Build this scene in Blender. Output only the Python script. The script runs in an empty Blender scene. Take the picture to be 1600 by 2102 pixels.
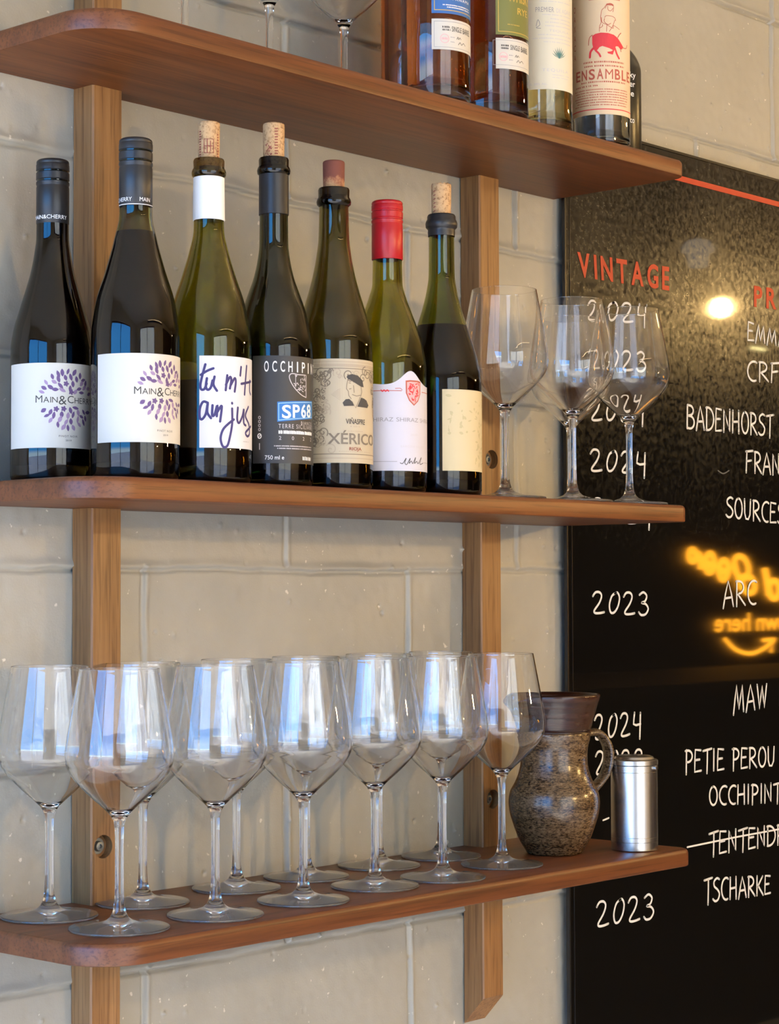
import bpy, bmesh, math, random
import numpy as np
from mathutils import Vector, Matrix

S = bpy.context.scene
COL = S.collection
PI = math.pi
ZS = 1.40                      # height of the middle shelf's top above the floor

# ------------------------------------------------------------------ camera
cd = bpy.data.cameras.new('camera')
cd.sensor_fit = 'HORIZONTAL'; cd.sensor_width = 36.0; cd.lens = 94.494
cd.clip_start = 0.05; cd.clip_end = 200
cam = bpy.data.objects.new('camera', cd); COL.objects.link(cam)
CR = Vector((0.66983, -0.74251, -0.00337)); CU = Vector((-0.02697, -0.02886, 0.99922)); CF = Vector((0.74203, 0.66921, 0.03936))
M = Matrix.Identity(4)
for i in range(3):
    M[i][0] = CR[i]; M[i][1] = CU[i]; M[i][2] = -CF[i]
CAMP = Vector((-0.01171, -1.55932, -0.10193 + ZS))
M.translation = CAMP
cam.matrix_world = M
S.camera = cam

# ------------------------------------------------------------------ world, sun, exposure
S.view_settings.view_transform = 'Standard'; S.view_settings.look = 'None'
S.view_settings.exposure = -0.20; S.view_settings.gamma = 1.0
S.view_settings.use_curve_mapping = False
SKY_STRENGTH = 10.0
SUN_STRENGTH = 32.0
FILL_STRIP_POWER = 34.0
BULB_POWER = 3500.0
W = bpy.data.worlds.new('world'); S.world = W; W.use_nodes = True
nt = W.node_tree; nt.nodes.clear()
wo = nt.nodes.new('ShaderNodeOutputWorld'); bg = nt.nodes.new('ShaderNodeBackground')
tc = nt.nodes.new('ShaderNodeTexCoord'); sx = nt.nodes.new('ShaderNodeSeparateXYZ')
rp = nt.nodes.new('ShaderNodeValToRGB')
nt.links.new(tc.outputs['Generated'], sx.inputs[0]); nt.links.new(sx.outputs['Z'], rp.inputs[0])
e = rp.color_ramp.elements
e[0].position = 0.0; e[0].color = (0.55, 0.78, 1.0, 1)
e[1].position = 0.9; e[1].color = (0.04, 0.20, 0.75, 1)
q = e.new(0.045); q.color = (0.07, 0.40, 1.0, 1)
nt.links.new(rp.outputs[0], bg.inputs[0]); bg.inputs[1].default_value = SKY_STRENGTH
nt.links.new(bg.outputs[0], wo.inputs[0])
sl = bpy.data.lights.new('sun', 'SUN'); sl.energy = SUN_STRENGTH; sl.angle = math.radians(0.6); sl.color = (1.0, 0.97, 0.89)
so = bpy.data.objects.new('sun', sl); COL.objects.link(so)
so.rotation_euler = Vector((0.62, -0.50, -0.60)).to_track_quat('-Z', 'Y').to_euler()
so.location = (0, 5, 8)

cy = S.cycles
cy.max_bounces = 26; cy.transmission_bounces = 26; cy.glossy_bounces = 5; cy.diffuse_bounces = 4
cy.transparent_max_bounces = 16
cy.caustics_reflective = False; cy.caustics_refractive = True
cy.sample_clamp_indirect = 14.0; cy.blur_glossy = 0.2
cy.use_denoising = True

# ------------------------------------------------------------------ materials
def mat(name):
    m = bpy.data.materials.new(name); m.use_nodes = True
    n = m.node_tree; b = n.nodes['Principled BSDF']
    return m, n, b
def N(n, kind, **kw):
    o = n.nodes.new(kind)
    for k, v in kw.items(): setattr(o, k, v)
    return o
def ramp(n, src, stops):
    r = N(n, 'ShaderNodeValToRGB'); e = r.color_ramp.elements
    while len(e) < len(stops): e.new(0.5)
    for q, (p, c) in zip(e, stops):
        q.position = p; q.color = (*c, 1) if len(c) == 3 else c
    n.links.new(src, r.inputs[0]); return r.outputs[0]
def noise(n, vec, scale, detail=4, rough=0.5):
    o = N(n, 'ShaderNodeTexNoise'); o.inputs['Scale'].default_value = scale
    o.inputs['Detail'].default_value = detail; o.inputs['Roughness'].default_value = rough
    if vec is not None: n.links.new(vec, o.inputs['Vector'])
    return o.outputs['Fac']
def coord(n, sc=(1, 1, 1), rot=(0, 0, 0), kind='Object'):
    t = N(n, 'ShaderNodeTexCoord'); mp = N(n, 'ShaderNodeMapping')
    mp.inputs['Scale'].default_value = sc; mp.inputs['Rotation'].default_value = rot
    n.links.new(t.outputs[kind], mp.inputs[0]); return mp.outputs[0]
def bump(n, b, h, strength, dist=0.001):
    o = N(n, 'ShaderNodeBump'); o.inputs['Strength'].default_value = strength; o.inputs['Distance'].default_value = dist
    n.links.new(h, o.inputs['Height']); n.links.new(o.outputs[0], b.inputs['Normal'])
def plain(name, col, rough=0.5, metal=0.0, coat=0.0, spec=0.5):
    m, n, b = mat(name)
    b.inputs['Base Color'].default_value = (*col, 1); b.inputs['Roughness'].default_value = rough
    b.inputs['Metallic'].default_value = metal; b.inputs['Coat Weight'].default_value = coat
    b.inputs['Specular IOR Level'].default_value = spec
    return m
def glass(name, col=(1, 1, 1), ior=1.5, rough=0.0):
    m, n, b = mat(name)
    b.inputs['Base Color'].default_value = (*col, 1); b.inputs['Roughness'].default_value = rough
    b.inputs['Transmission Weight'].default_value = 1.0; b.inputs['IOR'].default_value = ior
    return m
def emit(name, col, s):
    m = bpy.data.materials.new(name); m.use_nodes = True; n = m.node_tree; n.nodes.clear()
    o = N(n, 'ShaderNodeOutputMaterial'); k = N(n, 'ShaderNodeEmission')
    k.inputs[0].default_value = (*col, 1); k.inputs[1].default_value = s
    n.links.new(k.outputs[0], o.inputs[0]); return m

def wood(name, c0, c1, c2, axis, rough=0.42):
    """grain running along axis ('x' or 'z')"""
    m, n, b = mat(name)
    st = {'x': (2.2, 34, 34), 'z': (34, 34, 2.2)}[axis]
    v = coord(n, st)
    g = noise(n, v, 1.6, 5, 0.6)
    col = ramp(n, g, [(0.28, c0), (0.5, c1), (0.72, c2)])
    fine = {'x': (9, 320, 320), 'z': (320, 320, 9)}[axis]
    f = noise(n, coord(n, fine), 1.0, 3, 0.6)
    pore = ramp(n, f, [(0.36, (0.52, 0.46, 0.42)), (0.5, (1, 1, 1))])
    mx = N(n, 'ShaderNodeMix', data_type='RGBA', blend_type='MULTIPLY'); mx.inputs[0].default_value = 0.75
    n.links.new(col, mx.inputs[6]); n.links.new(pore, mx.inputs[7])
    n.links.new(mx.outputs[2], b.inputs['Base Color'])
    b.inputs['Roughness'].default_value = rough
    bump(n, b, f, 0.12, 0.0006)
    return m
M_SHELF = wood('mahogany', (0.078, 0.0215, 0.0055), (0.135, 0.039, 0.0095), (0.18, 0.057, 0.015), 'x')
M_POST = wood('golden_hardwood', (0.185, 0.085, 0.029), (0.265, 0.130, 0.046), (0.335, 0.178, 0.070), 'z')

def wall_mat():
    m, n, b = mat('painted_block')
    v = coord(n)
    g = noise(n, v, 7, 4, 0.6)
    col = ramp(n, g, [(0.3, (0.315, 0.305, 0.258)), (0.7, (0.365, 0.354, 0.302))])
    fl = noise(n, v, 95, 3, 0.55); pt = noise(n, v, 9, 2, 0.5)
    mu = N(n, 'ShaderNodeMath', operation='MULTIPLY_ADD'); n.links.new(pt, mu.inputs[0]); mu.inputs[1].default_value = 0.22; n.links.new(fl, mu.inputs[2])
    fk = ramp(n, mu.outputs[0], [(0.795, (0, 0, 0)), (0.83, (1, 1, 1))])
    mx = N(n, 'ShaderNodeMix', data_type='RGBA'); n.links.new(fk, mx.inputs[0]); n.links.new(col, mx.inputs[6]); mx.inputs[7].default_value = (0.60, 0.57, 0.49, 1)
    n.links.new(mx.outputs[2], b.inputs['Base Color']); b.inputs['Roughness'].default_value = 0.42
    bump(n, b, noise(n, v, 420, 4, 0.65), 0.25, 0.0008)
    return m
M_WALL = wall_mat()
M_PLASTER = plain('warm_plaster', (0.55, 0.50, 0.41), 0.8)
M_PANEL = plain('reflection_dark_panel', (0.045, 0.032, 0.024), 0.6)
M_CEIL = plain('ceiling_board', (0.52, 0.47, 0.38), 0.8)
def floor_mat():
    m, n, b = mat('polished_concrete'); v = coord(n)
    n.links.new(ramp(n, noise(n, v, 3, 6, 0.6), [(0.3, (0.58, 0.555, 0.515)), (0.7, (0.70, 0.675, 0.63))]), b.inputs['Base Color'])
    b.inputs['Roughness'].default_value = 0.45; return m
M_FLOOR = floor_mat()
M_STREET = plain('pale_paving', (0.42, 0.41, 0.38), 0.9)
M_CREAM = plain('cream_render', (0.66, 0.59, 0.45), 0.9)
M_FRAME = plain('black_window_frame', (0.03, 0.03, 0.032), 0.4)

def board_mat():
    m, n, b = mat('dusty_blackboard')
    v = coord(n)
    sm = noise(n, v, 125, 6, 0.76)                                 # wiped chalk smears
    big = noise(n, v, 3.6, 3, 0.6)
    sp = N(n, 'ShaderNodeSeparateXYZ'); n.links.new(v, sp.inputs[0])
    hi = N(n, 'ShaderNodeMapRange'); n.links.new(sp.outputs['Z'], hi.inputs[0])
    hi.inputs[1].default_value = 0.74; hi.inputs[2].default_value = 1.06; hi.inputs[3].default_value = -0.22; hi.inputs[4].default_value = 0.06
    a1 = N(n, 'ShaderNodeMath', operation='ADD'); n.links.new(sm, a1.inputs[0]); n.links.new(hi.outputs[0], a1.inputs[1])
    a2 = N(n, 'ShaderNodeMath', operation='MULTIPLY_ADD'); n.links.new(big, a2.inputs[0]); a2.inputs[1].default_value = 0.22; n.links.new(a1.outputs[0], a2.inputs[2])
    dusty = a2.outputs[0]
    dust = ramp(n, dusty, [(0.48, (0.004, 0.0038, 0.0035)), (0.62, (0.013, 0.012, 0.0095)), (0.82, (0.034, 0.031, 0.024))])
    n.links.new(dust, b.inputs['Base Color'])
    b.inputs['Roughness'].default_value = 0.03
    b.inputs['IOR'].default_value = 1.5
    # a hazier lobe for the film of dust
    d2 = N(n, 'ShaderNodeBsdfPrincipled')
    n.links.new(dust, d2.inputs['Base Color']); d2.inputs['Roughness'].default_value = 0.25
    sh = N(n, 'ShaderNodeMixShader')
    fac = ramp(n, dusty, [(0.54, (0.0, 0.0, 0.0)), (0.78, (0.50, 0.50, 0.50))])
    n.links.new(fac, sh.inputs[0]); n.links.new(b.outputs[0], sh.inputs[1]); n.links.new(d2.outputs[0], sh.inputs[2])
    n.links.new(sh.outputs[0], n.nodes['Material Output'].inputs[0])
    return m
M_BOARD = board_mat()
M_BTRIM = plain('black_trim', (0.012, 0.012, 0.012), 0.25)
M_RED = plain('red_paint', (0.40, 0.032, 0.012), 0.5)
M_CHALK = plain('white_chalk', (0.62, 0.62, 0.60), 0.9)
M_FAINT = plain('rubbed_chalk', (0.10, 0.095, 0.085), 0.9)

M_CRYSTAL = glass('crystal', (0.995, 0.997, 0.997), 1.5)
M_FOOT = glass('lightened_crystal', (0.98, 0.98, 0.98), 1.5, 0.02)
M_FOOT.node_tree.nodes['Principled BSDF'].inputs['Transmission Weight'].default_value = 0.94  # diffuse share lightens the foot, standing in for light through the glass
M_OLIVE = glass('olive_bottle_glass', (0.44, 0.42, 0.07), 1.5)
M_OLIVEL = glass('yellow_green_bottle_glass', (0.52, 0.49, 0.075), 1.5)
M_OLIVEB = glass('brown_green_bottle_glass', (0.31, 0.275, 0.085), 1.5)
M_OLIVED = glass('dark_green_bottle_glass', (0.14, 0.15, 0.07), 1.5)
M_OLIVEG = glass('green_bottle_glass', (0.34, 0.37, 0.08), 1.5)
M_LIPB = glass('thick_brown_green_glass', (0.24, 0.18, 0.04), 1.5)
M_LIPD = glass('thick_dark_glass', (0.012, 0.012, 0.006), 1.5)
M_CLEAR = glass('clear_bottle_glass', (0.97, 0.985, 0.975), 1.5)
M_WINE = plain('dark_red_wine', (0.008, 0.0025, 0.0025), 0.15, spec=0.0)
M_WHISKY = glass('amber_whisky', (0.62, 0.20, 0.03), 1.36)
M_DWHISKY = glass('dark_rye', (0.22, 0.035, 0.012), 1.36)
M_TEQUILA = glass('pale_tequila', (0.86, 0.80, 0.42), 1.36)
M_SPIRIT = glass('clear_spirit', (0.96, 0.98, 0.97), 1.36)
M_BLKGLASS = plain('matt_black_glass', (0.012, 0.013, 0.012), 0.3)

M_CAPBLK = plain('satin_black_capsule', (0.010, 0.0105, 0.012), 0.36)
M_CAPGRY = plain('charcoal_foil', (0.016, 0.0165, 0.018), 0.38)
M_CAPRED = plain('red_capsule', (0.40, 0.006, 0.012), 0.36)
M_CAPWHT = plain('white_paper_collar', (0.80, 0.79, 0.77), 0.7)
def cork_mat(name, c0, c1):
    m, n, b = mat(name); v = coord(n)
    n.links.new(ramp(n, noise(n, v, 330, 4, 0.7), [(0.34, c0), (0.5, c1)]), b.inputs['Base Color'])
    b.inputs['Roughness'].default_value = 0.85; return m
M_CORK = cork_mat('cork', (0.26, 0.13, 0.05), (0.55, 0.34, 0.16))
def stained_cork():
    m, n, b = mat('wine_stained_cork'); t = N(n, 'ShaderNodeTexCoord'); s = N(n, 'ShaderNodeSeparateXYZ')
    n.links.new(t.outputs['Generated'], s.inputs[0])
    a = N(n, 'ShaderNodeMath', operation='MULTIPLY_ADD'); 
    n.links.new(noise(n, coord(n), 160, 4, 0.7), a.inputs[0]); a.inputs[1].default_value = 0.9; n.links.new(s.outputs['Z'], a.inputs[2])
    n.links.new(ramp(n, a.outputs[0], [(0.62, (0.52, 0.32, 0.15)), (0.85, (0.33, 0.14, 0.065)), (1.05, (0.17, 0.05, 0.03))]), b.inputs['Base Color'])
    b.inputs['Roughness'].default_value = 0.85; return m
M_CORKS = stained_cork()

def paper(name, col, rough=0.65): return plain(name, col, rough)
P_CREAM = paper('cream_label_paper', (0.59, 0.55, 0.47))
P_WHITE = paper('white_label_paper', (0.63, 0.62, 0.63))
P_BLACK = paper('charcoal_label_paper', (0.030, 0.030, 0.032), 0.5)
P_BUFF = paper('buff_label_paper', (0.48, 0.405, 0.28))
P_LILAC = paper('cool_white_label_paper', (0.54, 0.525, 0.575))
P_STRAW = paper('straw_label_paper', (0.56, 0.47, 0.28))
P_BLUE = paper('blue_label_paper', (0.035, 0.13, 0.36), 0.4)
P_GREEN = paper('olive_label_paper', (0.17, 0.175, 0.045), 0.4)
P_PEACH = paper('peach_label_paper', (0.66, 0.51, 0.33))
P_IVORY = paper('ivory_label_paper', (0.62, 0.58, 0.45))
I_PURP = plain('purple_ink', (0.135, 0.075, 0.185), 0.7)
I_LILAC = plain('mauve_ink', (0.33, 0.22, 0.34), 0.7)
I_DARK = plain('dark_ink', (0.055, 0.05, 0.045), 0.7)
I_GREY = plain('grey_ink', (0.27, 0.26, 0.27), 0.7)
I_PALE = plain('pale_grey_ink', (0.50, 0.48, 0.50), 0.7)
I_NAVY = plain('navy_marker_ink', (0.035, 0.028, 0.13), 0.6)
I_WHITE = plain('white_ink', (0.78, 0.78, 0.78), 0.6)
I_BLUE = plain('bright_blue_ink', (0.025, 0.165, 0.46), 0.6)
I_LBLUE = plain('light_blue_ink', (0.30, 0.55, 0.80), 0.6)
I_BROWN = plain('sepia_ink', (0.20, 0.16, 0.115), 0.7)
I_SEPIA = plain('pale_sepia_ink', (0.42, 0.34, 0.24), 0.7)
I_OXBL = plain('oxblood_ink', (0.25, 0.05, 0.035), 0.7)
I_RED = plain('red_ink', (0.62, 0.035, 0.045), 0.6)
I_REDB = plain('brick_red_ink', (0.42, 0.09, 0.055), 0.6)
I_PINK = plain('pink_ink', (0.75, 0.36, 0.36), 0.6)
I_OLIV = plain('faded_olive_ink', (0.46, 0.39, 0.22), 0.7)
I_GOLD = plain('gold_ink', (0.55, 0.36, 0.07), 0.4)
I_TEAL = plain('teal_ink', (0.06, 0.17, 0.16), 0.6)

# ------------------------------------------------------------------ object helpers
def link(o, parent=None):
    COL.objects.link(o)
    if parent is not None: o.parent = parent
    return o
def thing(name, label, cat, loc=(0, 0, 0), group=None):
    o = bpy.data.objects.new(name, None); o.location = loc; o.empty_display_size = 0.02
    COL.objects.link(o); o['label'] = label; o['category'] = cat
    if group: o['group'] = group
    return o
def tag(o, label, cat, group=None):
    o['label'] = label; o['category'] = cat
    if group: o['group'] = group
    return o
def mesh_obj(name, verts, faces, mats, parent=None, fm=None, smooth=False, label=None):
    me = bpy.data.meshes.new(name); me.from_pydata([tuple(v) for v in verts], [], faces)
    for m in (mats if isinstance(mats, (list, tuple)) else [mats]): me.materials.append(m)
    if fm: me.polygons.foreach_set('material_index', fm)
    if smooth: me.polygons.foreach_set('use_smooth', [True] * len(me.polygons))
    me.update()
    o = bpy.data.objects.new(name, me); link(o, parent)
    if label: o['label'] = label
    return o
class G:
    """collects geometry for one mesh"""
    def __init__(s): s.v = []; s.f = []; s.m = []
    def add(s, v, f, m=0):
        k = len(s.v); s.v += [tuple(p) for p in v]; s.f += [tuple(i + k for i in q) for q in f]; s.m += [m] * len(f)
    def box(s, a, b, m=0):
        (x0, y0, z0), (x1, y1, z1) = a, b
        s.add([(x0, y0, z0), (x1, y0, z0), (x1, y1, z0), (x0, y1, z0), (x0, y0, z1), (x1, y0, z1), (x1, y1, z1), (x0, y1, z1)],
              [(0, 3, 2, 1), (4, 5, 6, 7), (0, 1, 5, 4), (1, 2, 6, 5), (2, 3, 7, 6), (3, 0, 4, 7)], m)
    def lathe(s, prof, n=64, m=0, c=(0, 0), closed=False):
        """prof: list of (r, z); r = 0 ends are poles"""
        rings = []; v = []; f = []
        for r, z in prof:
            if r < 1e-7: rings.append([len(v)]); v.append((c[0], c[1], z))
            else:
                rings.append(list(range(len(v), len(v) + n)))
                v += [(c[0] + r * math.cos(2 * PI * i / n), c[1] + r * math.sin(2 * PI * i / n), z) for i in range(n)]
        for a, b in zip(rings, rings[1:]):
            for i in range(n):
                j = (i + 1) % n
                if len(a) == 1 and len(b) == 1: continue
                if len(a) == 1: f.append((a[0], b[j], b[i]))
                elif len(b) == 1: f.append((a[i], a[j], b[0]))
                else: f.append((a[i], a[j], b[j], b[i]))
        s.add(v, f, m)
    def tube(s, pts, rad, n=12, m=0, caps=True):
        pts = [Vector(p) for p in pts]; rad = rad if isinstance(rad, (list, tuple)) else [rad] * len(pts)
        v = []; f = []; up = Vector((0.13, 0.21, 0.97))
        for i, p in enumerate(pts):
            t = (pts[min(i + 1, len(pts) - 1)] - pts[max(i - 1, 0)]).normalized()
            a = t.cross(up)
            if a.length < 1e-4: a = t.cross(Vector((1, 0, 0)))
            a.normalize(); b = t.cross(a)
            for k in range(n):
                w = 2 * PI * k / n; v.append(p + (a * math.cos(w) + b * math.sin(w)) * rad[i])
        for i in range(len(pts) - 1):
            for k in range(n):
                l = (k + 1) % n; f.append((i * n + k, i * n + l, (i + 1) * n + l, (i + 1) * n + k))
        if caps:
            f.append(tuple(range(n - 1, -1, -1))); f.append(tuple(range((len(pts) - 1) * n, len(pts) * n)))
        s.add(v, f, m)
    def build(s, name, mats, parent=None, smooth=False, label=None, autosmooth=None):
        o = mesh_obj(name, s.v, s.f, mats, parent, s.m, smooth, label)
        if autosmooth is not None:
            bm = bmesh.new(); bm.from_mesh(o.data)
            for ed in bm.edges:
                if len(ed.link_faces) == 2 and ed.calc_face_angle(0) > autosmooth: ed.smooth = False
            bm.to_mesh(o.data); bm.free()
        return o
def pchip(pts, n):
    """monotone interpolation of (z, r) control points -> n samples"""
    x = np.array([p[0] for p in pts], float); y = np.array([p[1] for p in pts], float)
    h = np.diff(x); d = np.diff(y) / h; t = np.zeros_like(y)
    for i in range(1, len(x) - 1):
        if d[i - 1] * d[i] > 0:
            w1 = 2 * h[i] + h[i - 1]; w2 = h[i] + 2 * h[i - 1]
            t[i] = (w1 + w2) / (w1 / d[i - 1] + w2 / d[i])
    t[0] = d[0]; t[-1] = d[-1]
    out = []
    for X in np.linspace(x[0], x[-1], n):
        i = min(max(np.searchsorted(x, X) - 1, 0), len(h) - 1); u = (X - x[i]) / h[i]
        out.append((float((1 + 2 * u) * (1 - u) ** 2 * y[i] + u * (1 - u) ** 2 * h[i] * t[i] + u * u * (3 - 2 * u) * y[i + 1] + u * u * (u - 1) * h[i] * t[i + 1]), float(X)))
    return out                       # (r, z)
def spline(pts, n=8):
    """Catmull-Rom through 2-D points"""
    P = [pts[0]] + list(pts) + [pts[-1]]; out = []
    for i in range(1, len(P) - 2):
        a, b, c, d = P[i - 1], P[i], P[i + 1], P[i + 2]
        for k in range(n):
            t = k / n
            out.append(tuple(0.5 * (2 * b[j] + (c[j] - a[j]) * t + (2 * a[j] - 5 * b[j] + 4 * c[j] - d[j]) * t * t + (3 * b[j] - a[j] - 3 * c[j] + d[j]) * t ** 3) for j in range(len(b))))
    out.append(tuple(pts[-1])); return out

# ------------------------------------------------------------------ flat ink: strokes, text, polygons in (u, v)
def stroke_faces(pl, w):
    """flat ribbon with round ends -> verts, faces (u, v)"""
    v = []; f = []; n = len(pl)
    if n == 1: pl = [pl[0], (pl[0][0] + 1e-5, pl[0][1])]; n = 2
    for i, p in enumerate(pl):
        a = pl[max(i - 1, 0)]; b = pl[min(i + 1, n - 1)]
        dx, dy = b[0] - a[0], b[1] - a[1]; L = math.hypot(dx, dy) or 1e-9
        nx, ny = -dy / L * w / 2, dx / L * w / 2
        v += [(p[0] + nx, p[1] + ny), (p[0] - nx, p[1] - ny)]
    for i in range(n - 1): f.append((2 * i, 2 * i + 1, 2 * i + 3, 2 * i + 2))
    for p in (pl[0], pl[-1]):
        k = len(v); v += [(p[0] + w / 2 * math.cos(2 * PI * j / 10), p[1] + w / 2 * math.sin(2 * PI * j / 10)) for j in range(10)]
        f.append(tuple(range(k, k + 10)))
    return v, f
_tc = {}
def text_mesh(s, bold=0.0, space=1.0):
    """-> verts (normalised so that cap height = 1, left = 0), faces, width"""
    key = (s, bold, space)
    if key in _tc: return _tc[key]
    cu = bpy.data.curves.new('t', 'FONT'); cu.body = s; cu.offset = bold; cu.resolution_u = 4; cu.space_character = space
    o = bpy.data.objects.new('t', cu); COL.objects.link(o)
    dg = bpy.context.evaluated_depsgraph_get(); me = o.evaluated_get(dg).to_mesh()
    v = [(p.co.x, p.co.y) for p in me.vertices]; f = [tuple(p.vertices) for p in me.polygons]
    o.evaluated_get(dg).to_mesh_clear(); bpy.data.objects.remove(o); bpy.data.curves.remove(cu)
    if s != 'H':
        hv = text_mesh('H')[3]
    else: hv = max(p[1] for p in v)
    x0 = min(p[0] for p in v); x1 = max(p[0] for p in v)
    v = [((p[0] - x0) / hv, p[1] / hv) for p in v]
    _tc[key] = (v, f, (x1 - x0) / hv, hv); return _tc[key]

def arc(cx, cy, rx, ry, a0, a1, n=14):
    return [(cx + rx * math.cos(math.radians(a0 + (a1 - a0) * i / n)), cy + ry * math.sin(math.radians(a0 + (a1 - a0) * i / n))) for i in range(n + 1)]
# hand-printed marker capitals: strokes in a unit-high box, with the advance width
HAND = {
 'A': (0.62, [[(0, -.05), (.12, .5), (.27, 1), (.44, .5), (.55, 0)], [(.08, .33), (.48, .36)]]),
 'B': (0.6, [[(.03, 0), (.05, 1)], [(.05, 1)] + arc(.2, .78, .25, .21, 85, -80) + [(.1, .55)], [(.1, .54)] + arc(.22, .27, .29, .27, 85, -85) + [(.02, .02)]]),
 'C': (0.55, [arc(.36, .5, .33, .5, 62, 290)]),
 'D': (0.6, [[(.04, 0), (.05, 1)], [(.0, .98)] + arc(.12, .5, .42, .5, 85, -85) + [(.02, 0)]]),
 'E': (0.5, [[(.42, .97), (.06, 1), (.03, .5), (.02, 0), (.44, .04)], [(.05, .53), (.34, .55)]]),
 'F': (0.55, [[(.52, 1.03), (.02, .96)], [(.09, .98), (.06, .4), (.04, -.04)], [(.07, .5), (.4, .56)]]),
 'H': (0.6, [[(.05, 1), (.03, 0)], [(.47, 1.02), (.48, -.02)], [(.04, .48), (.47, .52)]]),
 'I': (0.26, [[(.1, 1), (.09, 0)]]),
 'J': (0.5, [[(.4, 1), (.38, .2), (.25, 0), (.05, .12)]]),
 'K': (0.55, [[(.05, 1), (.04, 0)], [(.46, .98), (.07, .42)], [(.12, .5), (.5, -.02)]]),
 'M': (0.75, [[(.0, -.08), (.1, .5), (.2, 1), (.27, .5), (.34, .1), (.45, .55), (.56, 1), (.6, .5), (.64, 0)]]),
 'N': (0.6, [[(.04, -.02), (.05, 1), (.28, .45), (.46, .02), (.47, 1.02)]]),
 'O': (0.6, [arc(.28, .5, .25, .5, 100, 460, 22)]),
 'P': (0.52, [[(.06, -.08), (.08, 1)], [(.0, .96)] + arc(.17, .72, .27, .26, 90, -90) + [(.07, .46)]]),
 'R': (0.58, [[(.05, -.02), (.06, 1)], [(.02, .98)] + arc(.17, .74, .26, .25, 88, -85) + [(.1, .48), (.52, .0)]]),
 'S': (0.52, [spline([(.45, .95), (.28, 1.0), (.08, .86), (.1, .65), (.32, .5), (.46, .3), (.36, .06), (.16, 0), (.0, .1)], 5)]),
 'T': (0.55, [[(0, .93), (.56, 1.03)], [(.29, .99), (.28, .4), (.26, -.1)]]),
 'U': (0.56, [[(.04, 1), (.05, .3), (.14, .03), (.3, .02), (.42, .25), (.46, 1)], ]),
 'W': (0.72, [[(.02, 1), (.1, .5), (.17, 0), (.26, .5), (.34, .95), (.42, .45), (.48, .02), (.56, .5), (.64, 1.02)]]),
 ' ': (0.4, []),
 '2': (0.72, [spline([(.03, .80), (.16, .98), (.36, .98), (.45, .80), (.34, .48), (.10, .12), (.14, 0), (.36, 0), (.58, .05)], 5)]),
 '0': (0.68, [spline([(.40, .98), (.18, .82), (.06, .4), (.12, .06), (.30, .06), (.48, .34), (.56, .74), (.46, .98), (.32, .94)], 5)]),
 '3': (0.6, [spline([(.05, .9), (.25, 1.02), (.42, .86), (.34, .62), (.16, .54), (.38, .48), (.50, .26), (.36, .02), (.14, -.02), (.02, .1)], 5)]),
 '4': (0.6, [[(.10, 1.0), (.06, .72), (.04, .48), (.2, .42), (.46, .46)], [(.46, .98), (.44, .4), (.42, -.22)]]),
}
def hand_word(s):
    """-> list of polylines (unit height) and the total width"""
    out = []; x = 0
    for ch in s:
        w, st = HAND[ch]
        for pl in st: out.append([(x + p[0], p[1]) for p in pl])
        x += w + 0.06
    return out, x - 0.1

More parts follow.
